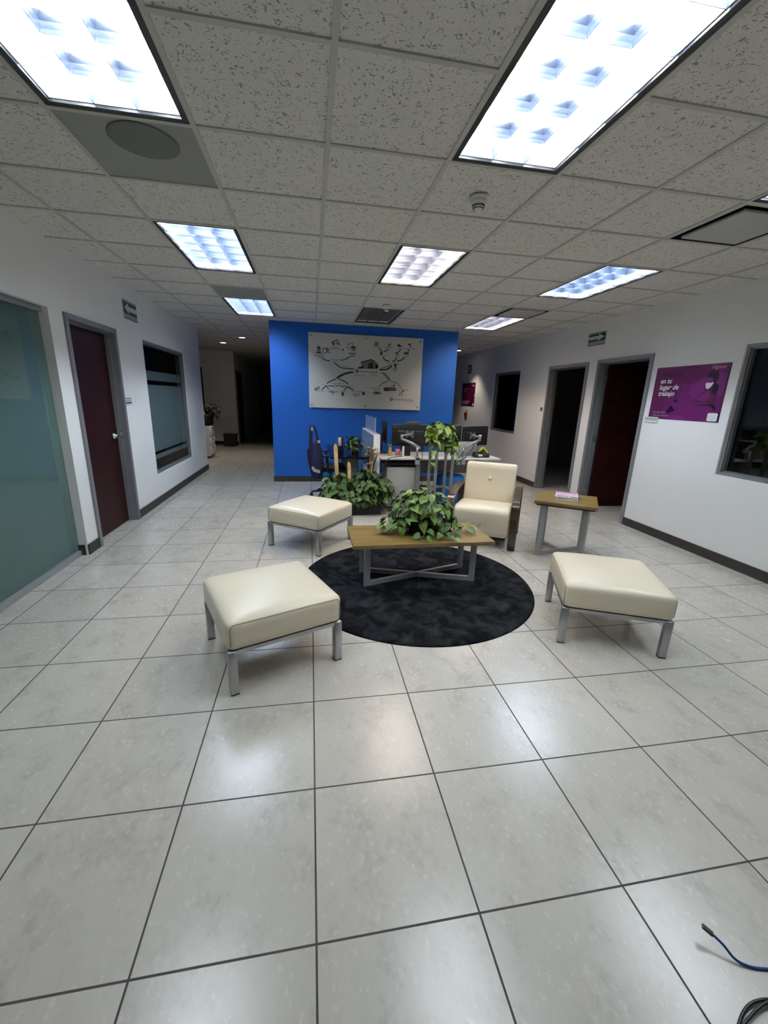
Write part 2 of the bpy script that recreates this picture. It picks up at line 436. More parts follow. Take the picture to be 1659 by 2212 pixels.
# ------------------------------------------------------------------ the setting
fl = MB().add([(-5.5, -4.2, 0), (8, -4.2, 0), (8, 19, 0), (-5.5, 19, 0)], [(0, 1, 2, 3)], M['floor'])
structure(fl.build('floor'), 'pale beige square ceramic floor tiles with dark grout lines', 'floor')

FIX = {}     # ceiling cells taken by fixtures
def take(k, m0, m1):
    for mm in range(m0, m1): FIX[(k, mm)] = 1
for k in (-2, 1, 4):
    for a in (-1, 3, 7): take(k, a, a+2)
INNER = {(a+1, k) for k in (-2, 1, 4) for a in (-1, 3, 7)}   # no bar crosses a 2x4 light
take(-2, 1, 2); take(-2, 6, 7); take(4, 1, 2); take(4, 6, 7)
c = MB()
kmin, kmax = -8, 7
for k in range(kmin, kmax):
    for mm in range(-9, 30):
        x0, x1 = GX+k*CT, GX+(k+1)*CT; y0, y1 = GY+mm*CT, GY+(mm+1)*CT
        if (k, mm) in FIX: continue
        lo = XL-0.11 if y0 < 8.2 else -4.6
        if x1 <= lo or x0 >= XR+0.11: continue
        x0 = max(x0, lo); x1 = min(x1, XR+0.11)
        c.add([(x0, y0, H+.004), (x1, y0, H+.004), (x1, y1, H+.004), (x0, y1, H+.004)], [(3, 2, 1, 0)], M['tile'])
for k in range(kmin, kmax+1):
    x = GX+k*CT
    if XL < x < XR: c.box(x-.012, x+.012, -4, 18.5, H-.003, H+.02, M['tbar'])
    elif x < XL and x > -4.5: c.box(x-.012, x+.012, 8.3, 18.5, H-.003, H+.02, M['tbar'])
    for mm in range(-8, 29):
        y = GY+mm*CT
        if any((k, q) in FIX and (k, q-1) in FIX and (q, k) in INNER for q in (mm,)): continue
        lo = XL-.1 if y < 8.2 else -4.5
        x0, x1 = max(x+.012, lo), min(x+CT-.012, XR+.1)
        if x1 > x0: c.box(x0, x1, y-.012, y+.012, H-.003, H+.02, M['tbar'])
structure(c.build('ceiling'), 'suspended ceiling of fissured white acoustic tiles in a metal grid', 'ceiling')
pl = MB().box(-5.6, 8.1, -4.3, 19, 3.0, 3.1, M['wall2'])
pl.box(-5.5, XL-.11, -4.2, 8.15, H, H+.03, M['wall2']); pl.box(XR+.11, 8, -4.2, 18.5, H, H+.03, M['wall2'])
structure(pl.build('ceiling'), 'plain ceiling over the dark side offices', 'ceiling')

def wall_along_y(name, x0, x1, y0, y1, holes, m, label):
    b = MB(); ys = sorted({y0, y1, *[h[0] for h in holes], *[h[1] for h in holes]})
    for a, d in zip(ys, ys[1:]):
        hs = [h for h in holes if h[0] <= a+1e-6 and h[1] >= d-1e-6]
        if not hs: b.box(x0, x1, a, d, 0, H+.02, m)
        for h in hs:
            if h[2] > 0: b.box(x0, x1, a, d, 0, h[2], m)
            if h[3] < H: b.box(x0, x1, a, d, h[3], H+.02, m)
    return structure(b.build(name), label, 'wall')
DL = (3.49, 4.50, 2.165); WL = (5.285, 7.10, 0.40, 2.155); GW = 3.28
wall_along_y('wall_left', XL-.12, XL, -4, 8.15, [(-4, GW, 0, 2.165), (DL[0], DL[1], 0, DL[2]), WL], M['wall'], 'white painted wall with the brown door and the wide office window')
D2 = (3.855, 4.885, 2.155); D1 = (5.09, 6.16, 2.145); WR = (0.92, 2.75, 0.88, 2.135); WF = (7.22, 8.42, 0.895, 2.14)
wall_along_y('wall_right', XR, XR+.12, -4, 12, [WR, (D2[0], D2[1], 0, D2[2]), (D1[0], D1[1], 0, D1[2]), WF], M['wall'], 'white painted wall with two open dark doorways and purple poster')
structure(MB().box(-.655, 2.635, YB, 10.6, 0, H+.02, M['blue']).build('wall_back'), 'bright blue feature wall behind the desks', 'wall')
structure(MB().box(-5.5, 8, -4.1, -4.0, 0, H+.02, M['wall']).build('wall_front'), 'unseen white wall closing the room behind the viewer', 'wall')  # unseen, added to close the room so light bounces
structure(MB().box(-4.5, -2.2, 12.6, 12.7, 0, H+.02, M['wall']).box(-2.3, -2.2, 12.7, 18.5, 0, H+.02, M['wall']).build('wall_end'), 'white end wall behind the copier and waste bin', 'wall')
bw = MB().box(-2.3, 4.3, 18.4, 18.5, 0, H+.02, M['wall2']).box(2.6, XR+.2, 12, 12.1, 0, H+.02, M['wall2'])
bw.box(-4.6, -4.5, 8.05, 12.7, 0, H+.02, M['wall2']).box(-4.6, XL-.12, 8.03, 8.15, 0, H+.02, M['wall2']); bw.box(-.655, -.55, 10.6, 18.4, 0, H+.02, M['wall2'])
structure(bw.build('wall_far'), 'walls at the end of the corridors, shade put into their colour', 'wall')
iw = MB().box(-5.5, XL-.12, 3.28, 3.40, 0, H, M['wall']).box(-5.6, -5.5, -4, 8.1, 0, H, M['wall'])
structure(iw.build('wall_office'), 'pale partition wall inside the glass fronted office', 'wall')
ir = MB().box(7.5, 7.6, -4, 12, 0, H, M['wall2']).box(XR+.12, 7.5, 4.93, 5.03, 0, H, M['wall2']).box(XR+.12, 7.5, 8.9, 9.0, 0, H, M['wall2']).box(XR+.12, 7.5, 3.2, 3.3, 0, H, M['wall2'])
structure(ir.build('wall_offices'), 'walls inside the dark offices behind the doorways', 'wall')

def base(name, segs, label):
    b = MB()
    for x0, x1, y0, y1 in segs: b.box(x0, x1, y0, y1, 0, .1, M['base'])
    return structure(b.build(name), label, 'baseboard')
base('baseboard_left', [(XL, XL+.012, GW, DL[0]), (XL, XL+.012, DL[1], 8.15), (XL-.12, XL+.012, 8.15, 8.162)], 'dark vinyl baseboard along the wall with the brown door')
base('baseboard_right', [(XR-.012, XR, -4, D2[0]), (XR-.012, XR, D2[1], D1[0]), (XR-.012, XR, D1[1], 12)], 'dark vinyl baseboard along the wall with the purple poster')
base('baseboard_back', [(-.667, 2.647, YB-.012, YB), (-.667, -.655, YB, 10.6), (2.635, 2.647, YB, 10.6)], 'dark baseboard under the blue wall')
base('baseboard_end', [(-4.5, -2.2, 12.588, 12.6)], 'dark baseboard behind the waste bin')
base('baseboard_office', [(-5.5, XL-.02, 3.266, 3.279)], 'dark baseboard seen through the green glass')

def door(name, xf, sgn, y0, y1, zt, label, leaf=None):
    """steel frame in a wall whose room face is x=xf; sgn = direction into the room"""
    r = thing(name, label, 'door'); r['kind'] = 'structure'
    f = MB(); a, b2 = sorted((xf+sgn*.018, xf-sgn*.135)); fw_ = .05
    f.box(a, b2, y0, y0+fw_, 0, zt, M['steel']); f.box(a, b2, y1-fw_, y1, 0, zt, M['steel']); f.box(a, b2, y0+fw_, y1-fw_, zt-fw_, zt, M['steel'])
    a, b2 = sorted((xf-sgn*.045, xf-sgn*.09))
    f.box(a, b2, y0+fw_, y0+fw_+.016, 0, zt-fw_, M['steel']); f.box(a, b2, y1-fw_-.016, y1-fw_, 0, zt-fw_, M['steel']); f.box(a, b2, y0+fw_+.016, y1-fw_-.016, zt-fw_-.016, zt-fw_, M['steel'])
    f.build('frame', r)
    return r
def lever(parent, T, y):
    h = MB().lathe([(.036, 0), (.036, .012), (.018, .016), (.014, .05)], M['chrome'], 18, T=T)
    h.tube([T @ Vector(p) for p in ((0, 0, .05), (-.03, 0, .055), (-.075, 0, .052), (-.125, -.004, .046))], [.015, .015, .013, .010], M['chrome'], 10)
    return h.build('handle', parent)
d = door('door_1', XL, 1, *DL, 'dark mahogany office door, closed, in a grey steel frame')
MB().box(XL-.13, XL-.092, DL[0]+.052, DL[1]-.052, .006, DL[2]-.052, M['mahog']).build('leaf', d)
lever(d, frame((XL-.092, 4.34, 1.02), (0, 1, 0), (0, 0, 1)), 0)
MB().box(XL-.045, XL-.04, DL[1]-.066, DL[1]-.051, .98, 1.08, M['chrome']).build('strike_plate', d)
d = door('door_2', XR, -1, *D2, 'open dark doorway beside the large purple poster, mahogany leaf swung inward')
lf = MB().box(0, .91, -.04, 0, .006, D2[2]-.056, M['mahog'], T=Matrix.Translation((XR+.14, D2[1]-.055, 0)) @ Matrix.Rotation(math.radians(-3), 4, 'Z')).build('leaf', d)
for z in (.22, 1.05, 1.9):
    MB().box(XR+.055, XR+.125, D2[1]-.069, D2[1]-.051, z-.05, z+.05, M['alu']).tube([(XR+.128, D2[1]-.062, z-.05), (XR+.128, D2[1]-.062, z+.05)], .007, M['alu']).build('hinge', d)
d = door('door_3', XR, -1, *D1, 'open dark doorway farther from the purple poster, in a grey steel frame')
MB().box(XR+.05, XR+.056, D1[1]-.066, D1[1]-.0505, .98, 1.06, M['black']).build('strike_plate', d)
MB().box(0, .9, 0, .04, .006, D1[2]-.056, M['mahog'], T=Matrix.Translation((XR+.14, D1[0]+.055, 0))).build('leaf', d)

def window(name, xf, sgn, y0, y1, z0, z1, label, depth=.07, fr=.035):
    r = thing(name, label, 'window'); r['kind'] = 'structure'
    f = MB(); a, b2 = sorted((xf-sgn*.02, xf-sgn*(depth+.035)))
    f.box(a, b2, y0, y0+fr, z0, z1, M['steel']).box(a, b2, y1-fr, y1, z0, z1, M['steel']).box(a, b2, y0+fr, y1-fr, z0, z0+fr, M['steel']).box(a, b2, y0+fr, y1-fr, z1-fr, z1, M['steel'])
    a, b2 = sorted((xf-sgn*.042, xf-sgn*(depth-.004)))
    g = fr+.014
    f.box(a, b2, y0+fr, y0+g, z0+fr, z1-fr, M['alu']).box(a, b2, y1-g, y1-fr, z0+fr, z1-fr, M['alu'])
    f.box(a, b2, y0+g, y1-g, z0+fr, z0+g, M['alu']).box(a, b2, y0+g, y1-g, z1-g, z1-fr, M['alu'])
    f.build('window_frame', r)
    a, b2 = sorted((xf-sgn*depth, xf-sgn*(depth+.008)))
    MB().box(a, b2, y0+fr-.002, y1-fr+.002, z0+fr-.002, z1-fr+.002, M['glassW']).build('pane', r)
    return r
wn = window('window_2', XL, 1, *WL, 'wide office window with frosted bands in the wall beside the brown door')
for z0, z1 in ((1.665, 1.79), (.69, 1.605), (.585, .65)):
    MB().box(XL-.0695, XL-.0685, WL[0]+.05, WL[1]-.05, z0, z1, M['film']).build('frosted_film', wn)
window('window_3', XR, -1, *WR, 'large dark office window next to the purple poster', .085, .03)
window('window_4', XR, -1, *WF, 'dark office window in the far stretch of wall behind the armchair')
# glass front of the office on the brown door's side
gr = thing('window_1', 'full height green tinted glass front of the office by the brown door', 'window'); gr['kind'] = 'structure'
MB().box(XL-.085, XL-.073, -4, GW-.002, .05, 2.13, M['glassL']).build('pane', gr)
MB().box(XL-.105, XL-.05, -4, GW, 0, .05, M['alug']).build('sill_channel', gr)
MB().box(XL-.11, XL-.045, -4, GW, 2.12, 2.165, M['steel']).build('head_channel', gr)

# door jamb in the dark corridor
structure(MB().box(-2.2, -2.17, 12.75, 12.82, 0, 2.18, M['steel']).box(-2.2, -2.17, 13.75, 13.82, 0, 2.18, M['steel']).box(-2.2, -2.17, 12.82, 13.75, 2.12, 2.18, M['steel']).box(-2.198, -2.18, 12.82, 13.75, 0, 2.12, M['blackm']).build('door_4'), 'dark door with grey frame in the unlit corridor', 'door')

# ------------------------------------------------------------------ ceiling fixtures
def light_fixture(k, m0, tube, label, lit=True):
    x0, x1 = GX+k*CT+.014, GX+(k+1)*CT-.014; y0, y1 = GY+m0*CT+.014, GY+(m0+2)*CT-.014
    cx, cy = (x0+x1)/2, (y0+y1)/2
    r = thing('ceiling_light', label, 'ceiling light', (cx, cy, H), 0, 'louvred fluorescent ceiling lights')
    hx, hy = (x1-x0)/2, (y1-y0)/2; zt = .12
    b = MB()
    def shell(hx, hy, z0, z1, t, mm):
        b.box(-hx, -hx+t, -hy, hy, z0, z1, mm).box(hx-t, hx, -hy, hy, z0, z1, mm).box(-hx+t, hx-t, -hy, -hy+t, z0, z1, mm).box(-hx+t, hx-t, hy-t, hy, z0, z1, mm)
    shell(hx-.024, hy-.024, .012, zt, .006, M['reflector'])
    b.box(-hx+.02, hx-.02, -hy+.02, hy-.02, zt, zt+.01, M['reflector'])
    b.build('housing', r)
    b = MB(); shell(hx, hy, 0, .014, .026, M['black']); b.build('frame', r)  # black rim stands for the dark gap between fixture and grid
    # parabolic louvre, 3 x 6 cells
    b = MB(); lm = M['louver'] if lit else M['louverx']
    ax, ay = hx-.030, hy-.030; hgt = .058
    prof = [(-.011, hgt), (-.0045, .033), (-.0018, .013), (-.001, 0), (.001, 0), (.0018, .013), (.0045, .033), (.011, hgt)]
    def blade(p, q, axis):
        vs = []
        for e in (p, q):
            for u, z in prof:
                vs.append((e[0]+(u if axis == 'y' else 0), e[1]+(u if axis == 'x' else 0), z+.004))
        n = len(prof)
        b.add(vs, [(i, i+1, n+i+1, n+i) if axis == 'x' else (n+i, n+i+1, i+1, i) for i in range(n-1)]+[(n-1, 0, n, 2*n-1)], lm)
    for i in range(1, 3): blade((-ax+2*ax*i/3, -ay), (-ax+2*ax*i/3, ay), 'y')
    for j in range(1, 6):
        for i in range(3):
            xa = -ax+2*ax*i/3+(.0025 if i else 0); xb = -ax+2*ax*(i+1)/3-(.0025 if i < 2 else 0)
            blade((xa, -ay+2*ay*j/6), (xb, -ay+2*ay*j/6), 'x')
    b.build('louver', r)
    for i in range(3):
        x = -ax+2*ax*(i+.5)/3
        MB().tube([(x, -ay+.03, .088), (x, ay-.03, .088)], .013, tube if lit else M['white'], 8).build('tube', r)
    return r
light_fixture(-2, -1, M['tubeC'], 'lit white louvred light in the near ceiling, above the glass fronted office side')
light_fixture(1, -1, M['tubeC'], 'largest lit white louvred light, nearest the smoke detector')
light_fixture(4, -1, M['tubeC'], 'lit louvred light only just showing at the ceiling edge beside the square vent')
light_fixture(-2, 3, M['tubeB'], 'lit bluish louvred light second in the row toward the dark corridor')
light_fixture(1, 3, M['tubeW'], 'warm pinkish louvred light between the two smoke detectors')
light_fixture(4, 3, M['tubeB'], 'lit bluish louvred light above the open doorways')
light_fixture(-2, 7, M['tubeB'], 'smallest bluish louvred light at the corner of the blue wall')
light_fixture(1, 7, None, 'unlit dark grey louvred light just above the blue wall', lit=False)
light_fixture(4, 7, M['tubeW'], 'warm louvred light past the blue wall corner, next to the small vent')

def speaker(k, m0, label):
    x, y = GX+(k+.5)*CT, GY+(m0+.5)*CT
    r = thing('ceiling_speaker', label, 'speaker', (x, y, H), 0, 'ceiling speaker panels')
    MB().box(-.293, .293, -.293, .293, .003, .02, M['spk']).build('panel', r)
    MB().lathe([(.158, .003), (.158, -.001), (.15, -.004), (0, -.006)], M['mesh'], 40).build('grille', r, loc=(.03, -.12, 0))
    return r
speaker(-2, 1, 'large grey speaker panel with a round grille beside the near lit ceiling light')
tag(MB().box(-.293, .293, -.293, .293, .003, .02, M['spk']).build('ceiling_panel', loc=(GX-1.5*CT, GY+6.5*CT, H)), 'small plain grey ceiling panel between the two far bluish lights', 'ceiling panel')

def diffuser(k, m0, label):
    x, y = GX+(k+.5)*CT, GY+(m0+.5)*CT
    r = thing('ceiling_vent', label, 'air vent', (x, y, H), 0, 'square ceiling air vents')
    b = MB(); a = .293
    for s0, s1, z0, z1 in ((a, .277, 0, -.004), (.277, .264, -.004, .09)):
        q = [(-s0, -s0), (s0, -s0), (s0, s0), (-s0, s0)]; q2 = [(-s1, -s1), (s1, -s1), (s1, s1), (-s1, s1)]
        b.add([(u, v, z0) for u, v in q]+[(u, v, z1) for u, v in q2], [(4+i, 4+(i+1) % 4, (i+1) % 4, i) for i in range(4)], M['vent'] if z1 < 0 else M['blackm'])
    b.add([(-.264, -.264, .09), (.264, -.264, .09), (.264, .264, .09), (-.264, .264, .09)], [(3, 2, 1, 0)], M['blackm'])  # recess coloured black to stand for the shade inside the cavity
    b.build('frame', r)
    MB().rbox(-.205, .258, -.205, .258, -.004, .016, .006, M['vent'], seg=2).build('plate', r)
    return r
diffuser(4, 1, 'large square air vent with shaded slots coloured black beside the ceiling corner light')
diffuser(4, 6, 'small square air vent touching the far warm light')

def smoke(x, y, label):
    r = thing('smoke_detector', label, 'smoke detector', (x, y, H-.003), 0, 'smoke detectors')
    MB().lathe([(.058, 0), (.058, -.012), (.05, -.018)], M['white'], 28).build('base', r)
    MB().lathe([(.05, -.018), (.048, -.034), (.036, -.04)], M['white'], 28).lathe([(.036, -.04), (.031, -.058), (.018, -.068), (0, -.07)], M['white'], 28).build('body', r)
    b = MB()
    for i in range(20):
        t = 2*PI*i/20
        b.box(.0335, .0365, -.0035, .0035, -.051, -.043, M['blackm'], T=Matrix.Rotation(t, 4, 'Z'))
        b.box(.0265, .0312, -.0028, .0028, -.062, -.055, M['blackm'], T=Matrix.Rotation(t, 4, 'Z'))
    b.build('vent_slots', r)
smoke(1.017, 1.913, 'white smoke detector near the largest lit ceiling light')
smoke(1.016, 5.058, 'white smoke detector at the edge of the unlit ceiling light')

def downlight(x, y, label):
    r = thing('downlight', label, 'ceiling light', (x, y, H), 0, 'round recessed downlights')
    MB().lathe([(.085, .002), (.085, -.006), (.066, -.006), (.066, .002)], M['white'], 28).build('trim_ring', r)
    MB().lathe([(0, -.003), (.066, -.003)], M['down'], 28).build('bulb', r)
    ld = bpy.data.lights.new('downlight_beam', 'SPOT'); ld.energy = 26; ld.color = (1, .88, .72); ld.spot_size = math.radians(95); ld.spot_blend = .6; ld.shadow_soft_size = .05
    lo = bpy.data.objects.new('beam', ld); COL.objects.link(lo); lo.parent = r; lo.location = (0, 0, -.02)
downlight(-2.069, 10.48, 'round downlight deeper in the corridor, over the copier')
downlight(-1.445, 9.28, 'round downlight in the corridor ceiling closest to the blue wall')
downlight(3.586, 9.49, 'round downlight just past the blue wall, near the small maroon poster')

# ------------------------------------------------------------------ leather stools
def cushion_mesh(hx, hy, z0, z1, r, dome, m, n=14):
    """upholstered block: rounded box with a softly crowned top"""
    b = MB(); vs = []; idx = {}; fs = []
    def vid(p):
        k = tuple(round(c, 5) for c in p)
        if k not in idx: idx[k] = len(vs); vs.append(p)
        return idx[k]
    nz = 8
    us = [-1+2*i/n for i in range(n+1)]; us = [math.copysign(abs(u)**.75, u) for u in us]
    ws = [-1+2*i/nz for i in range(nz+1)]; ws = [math.copysign(abs(u)**.75, u) for u in ws]
    def emitq(g, flip):
        for i in range(len(g)-1):
            for j in range(len(g[0])-1):
                q = [vid(g[i][j]), vid(g[i+1][j]), vid(g[i+1][j+1]), vid(g[i][j+1])]
                fs.append(q[::-1] if flip else q)
    emitq([[(u, v, 1) for v in us] for u in us], False); emitq([[(u, v, -1) for v in us] for u in us], True)
    emitq([[(u, -1, w_) for w_ in ws] for u in us], False); emitq([[(u, 1, w_) for w_ in ws] for u in us], True)
    emitq([[(-1, v, w_) for w_ in ws] for v in us], True); emitq([[(1, v, w_) for w_ in ws] for v in us], False)
    zc, hz = (z0+z1)/2, (z1-z0)/2; out = []
    for u, v, w_ in vs:
        p = Vector((u*hx, v*hy, w_*hz)); q = Vector((max(-hx+r, min(hx-r, p.x)), max(-hy+r, min(hy-r, p.y)), max(-hz+r, min(hz-r, p.z))))
        d = p-q
        if d.length > 1e-9: p = q+d.normalized()*r
        cr = (1-abs(u)**2.2)*(1-abs(v)**2.2)
        if w_ > 0: p.z += dome*cr*w_
        out.append((p.x, p.y, p.z+zc))
    b.add(out, fs, m, True); return b
def ottoman(loc, rot, label):
    r = thing('ottoman', label, 'ottoman', loc, rot, 'cream leather ottomans')
    a = .325
    cushion_mesh(a, a, .255, .425, .038, .03, M['cream']).build('cushion', r)
    e = a; z0, z1 = .285, .4075; rr = .03; ap = a-.0172
    for s in (-1, 1):
        pts = []
        for cx_, cz_, t0 in ((ap-rr, z1-rr+.001, 0), (-(ap-rr), z1-rr+.001, 90)):
            for k in range(5):
                t = math.radians(t0+90*k/4); pts.append((cx_+rr*math.cos(t), s*(e-.006), cz_+rr*math.sin(t)))
        pts = [(ap, s*(e-.006), z0)]+pts+[(-ap, s*(e-.006), z0)]
        MB().tube(pts, .0024, M['creamd'], 6).build('piping', r)
    f = MB(); t = .03
    f.box(-a+.02, a-.02, -a+.012, -a+.042, .235, .257, M['alu']).box(-a+.02, a-.02, a-.042, a-.012, .235, .257, M['alu'])
    f.box(-a+.012, -a+.042, -a+.042, a-.042, .235, .257, M['alu']).box(a-.042, a-.012, -a+.042, a-.042, .235, .257, M['alu'])
    f.build('seat_frame', r)
    for sx in (-1, 1):
        for sy in (-1, 1):
            lg = MB().rbox(sx*(a-.024)-.022, sx*(a-.024)+.022, sy*(a-.024)-.022, sy*(a-.024)+.022, .006, .258, .003, M['alu'], seg=1).build('leg', r)
            MB().box(sx*(a-.024)-.021, sx*(a-.024)+.021, sy*(a-.024)-.021, sy*(a-.024)+.021, 0, .008, M['blackm']).build('foot_pad', lg)
    return r
r1 = math.radians(23)
def at_corner(px, py, rot, sx, sy, a=.325):
    return (px-(sx*a*math.cos(rot)-sy*a*math.sin(rot)), py-(sx*a*math.sin(rot)+sy*a*math.cos(rot)), 0)
ottoman(at_corner(-.425, 1.088, r1, -1, -1), r1, 'cream leather ottoman nearest the camera, beside the rug')
r2_ = math.radians(-36)
ottoman(at_corner(.071, 3.02, r2_, 1, -1), r2_, 'cream leather ottoman in front of the leafy floor planter')
r3 = math.radians(-23.5)
ottoman(at_corner(1.595, 1.345, r3, -1, -1), r3+PI/2, 'cream leather ottoman in front of the side table')

# ------------------------------------------------------------------ rug and tables
rg = MB().lathe([(0, .016), (.9, .016), (.962, .015), (.982, .010), (.99, 0)], M['rug'], 96)
tag(rg.build('round_rug', loc=(.878, 2.375, 0)), 'round black shaggy rug under the coffee table', 'rug')

def x_table(name, label, cat, loc, rot, lx, ly, z, ix, iy, legw, floor_z, under=None):
    r = thing(name, label, cat, loc, rot)
    t = MB().box(-lx/2, lx/2, -ly/2, ly/2, z-.03, z-.0012, M['oake'])
    t.box(-lx/2+.0005, lx/2-.0005, -ly/2+.0005, ly/2-.0005, z-.0012, z, M['oak']); t.build('tabletop', r)
    if under: MB().box(-lx/2+under, lx/2-under, -ly/2+under, ly/2-under, z-.046, z-.03, M['blackm']).build('top_frame', r)
    zt = z-.03-(.016 if under else 0); C = {}
    for sx in (-1, 1):
        for sy in (-1, 1):
            p = Vector((sx*ix, sy*iy, 0)); C[(sx, sy)] = p
            ang = math.atan2(sy*iy, sx*ix)
            T = Matrix.Translation(p) @ Matrix.Rotation(ang, 4, 'Z')
            MB().box(-legw/2, legw/2, -.0125, .0125, floor_z, zt, M['alug'], T=T).build('leg', r)
    for s in (-1, 1):
        a, b2 = C[(-1, -s)], C[(1, s)]; d_ = (b2-a).normalized()*(legw/2)
        zz = floor_z+.021
        rail = MB()
        if s == 1: rail.bar((*(a+d_).xy, zz), (*(b2-d_).xy, zz), .025, .042, M['alug'])
        else:
            n_ = d_.normalized()*.0135
            rail.bar((*(a+d_).xy, zz), (*(-n_).xy, zz), .025, .042, M['alug']); rail.bar((*n_.xy, zz), (*(b2-d_).xy, zz), .025, .042, M['alug'])
        rail.build('cross_rail', r)
    return r
x_table('coffee_table', 'low oak topped coffee table with crossed grey metal base on the black rug', 'coffee table', (.905, 2.45, 0), math.radians(.5), 1.18, .53, .414, .46, .145, .05, .0145)
x_table('side_table', 'small square oak side table with magazines beside the armchair', 'side table', (2.598, 2.929, 0), math.radians(-35), .575, .555, .59, .2, .2, .06, 0.0, .02)

# magazines on the side table
def magazine(loc, rot, w_, h_, t, m, label, strip=None, curl=0.0):
    r = thing('magazine', label, 'magazine', loc, rot, 'magazines piled on the side table')
    b = MB(); n = 8
    for z0, z1, mm, q in ((0, t-.001, M['paper'], .001), (t-.001, t, m, 0)):
        vs = []
        for i in range(n+1):
            u = -1+2*i/n; dz = curl*(u*u)
            for s in (-1, 1):
                for z in (z0, z1): vs.append((u*(w_/2-q), s*(h_/2-q), z+dz))
        fs = []
        for i in range(n):
            a = i*4
            fs += [(a, a+2, a+6, a+4), (a+1, a+5, a+7, a+3), (a, a+4, a+5, a+1), (a+2, a+3, a+7, a+6)]
        fs += [(0, 1, 3, 2), (4*n, 4*n+2, 4*n+3, 4*n+1)]
        b.add(vs, fs, mm)
    b.build('pages', r)
    if strip:
        s = MB()
        for x0, x1, y0, y1, mm in strip: s.box(x0, x1, y0, y1, t+.0002, t+.0006, mm)
        s.build('cover_print', r)
    return r
rm = math.radians(-30)
magazine((2.600, 2.945, .5905), rm, .21, .28, .012, M['paper'], 'plain white magazine at the bottom of the pile on the side table')
magazine((2.612, 2.950, .6035), rm+.14, .21, .28, .010, M['ink'], 'dark covered magazine in the middle of the pile', [(-.09, .03, -.1, -.04, M['inkg'])])
magazine((2.606, 2.952, .6150), rm-.06, .215, .285, .012, M['cover'], 'white magazine with a red strip on top of the pile', [(-.1, .1, .09, .13, M['inkr']), (-.09, .02, -.11, -.07, M['inkg']), (.03, .1, -.12, -.085, M['ink']), (-.09, .1, -.02, .05, M['paperp'])])

# ------------------------------------------------------------------ armchair
def armchair(loc, rot):
    r = thing('armchair', 'cream leather armchair with dark bentwood arms beside the side table', 'armchair', loc, rot)
    # local: x right (seen from the front), y back
    hw = .295
    def extr(profile, x0, x1, m, name, rnd=.0):
        b = MB(); n = len(profile); cols = []
        xs = [x0, x0+.012, x0+.03, x1-.03, x1-.012, x1]; sc = [.018, .004, 0, 0, .004, .018]
        cy = sum(p[0] for p in profile)/n; cz = sum(p[1] for p in profile)/n
        vs = []
        for x, s_ in zip(xs, sc):
            for y, z in profile:
                dy, dz = y-cy, z-cz; l = math.hypot(dy, dz)
                vs.append((x, y-dy/l*s_, z-dz/l*s_))
        fs = [(i*n+j, (i+1)*n+j, (i+1)*n+(j+1) % n, i*n+(j+1) % n) for i in range(len(xs)-1) for j in range(n)]
        fs += [tuple(range(n)), tuple(5*n+j for j in range(n-1, -1, -1))]
        b.add(vs, fs, m, True); return b.build(name, r)
    seat = [(.03, .13), (.0, .2), (-.012, .3), (-.018, .38), (-.008, .42), (.02, .437), (.06, .443), (.2, .435), (.4, .418), (.56, .402), (.6, .39), (.6, .2), (.58, .13)]
    extr(seat, -hw, hw, M['cream'], 'seat')
    back = [(.545, .385), (.565, .5), (.6, .64), (.625, .76), (.632, .81), (.65, .833), (.685, .837), (.71, .82), (.708, .76), (.69, .6), (.655, .45), (.63, .38)]
    bk = extr(back, -hw+.008, hw-.008, M['cream'], 'backrest')
    MB().lathe([(.024, -.002), (.02, .003), (.017, .012), (.01, .016), (0, .017)], M['cream'], 16, T=frame((0, .601, .66), (1, 0, 0), (0, .2, 1))).build('button', bk)
    # tufted dimple ring round the button
    MB().box(-hw+.03, hw-.03, .08, .56, .09, .132, M['blackm']).build('seat_base', r)
    path = [(.035, .0), (.0, .06), (-.012, .15), (-.018, .27), (-.02, .38), (-.014, .46), (.012, .515), (.06, .545), (.16, .566), (.32, .59), (.48, .604), (.60, .60), (.68, .575), (.715, .52), (.72, .42), (.71, .25), (.70, .1), (.70, .0)]
    P = [Vector((0, p[0], p[1])) for p in smooth_path([(0, *p) for p in path], 4)] if False else smooth_path([(0, *p) for p in path], 4)
    for s in (-1, 1):
        b = MB(); x0, x1 = (hw+.004, hw+.084) if s > 0 else (-hw-.084, -hw-.004); vs = []
        for i, p in enumerate(P):
            d = (P[min(i+1, len(P)-1)]-P[max(i-1, 0)]).normalized(); nrm = Vector((0, d.z, -d.y))
            th = .03
            if i < 6: th = .018+.012*i/6
            q = p+nrm*th
            if i == 0: q.z = 0; q.y = p.y+.02
            if i == len(P)-1: q.z = 0
            vs += [(x0, p.y, p.z), (x1, p.y, p.z), (x1, q.y, q.z), (x0, q.y, q.z)]
        fs = []
        for i in range(len(P)-1):
            a = 4*i
            for j in range(4): fs.append((a+j, a+(j+1) % 4, a+4+(j+1) % 4, a+4+j))
        fs += [(3, 2, 1, 0), (4*len(P)-4, 4*len(P)-3, 4*len(P)-2, 4*len(P)-1)]
        b.add(vs, fs, M['espresso']); ob = b.build('armrest', r)
        bv = ob.modifiers.new('soft_edges', 'BEVEL'); bv.width = .006; bv.segments = 2; bv.limit_method = 'ANGLE'; bv.angle_limit = math.radians(50)
    return r
rc = math.radians(-30)
armchair((2.09-.365*math.cos(rc), 2.965-.365*math.sin(rc), 0), rc)

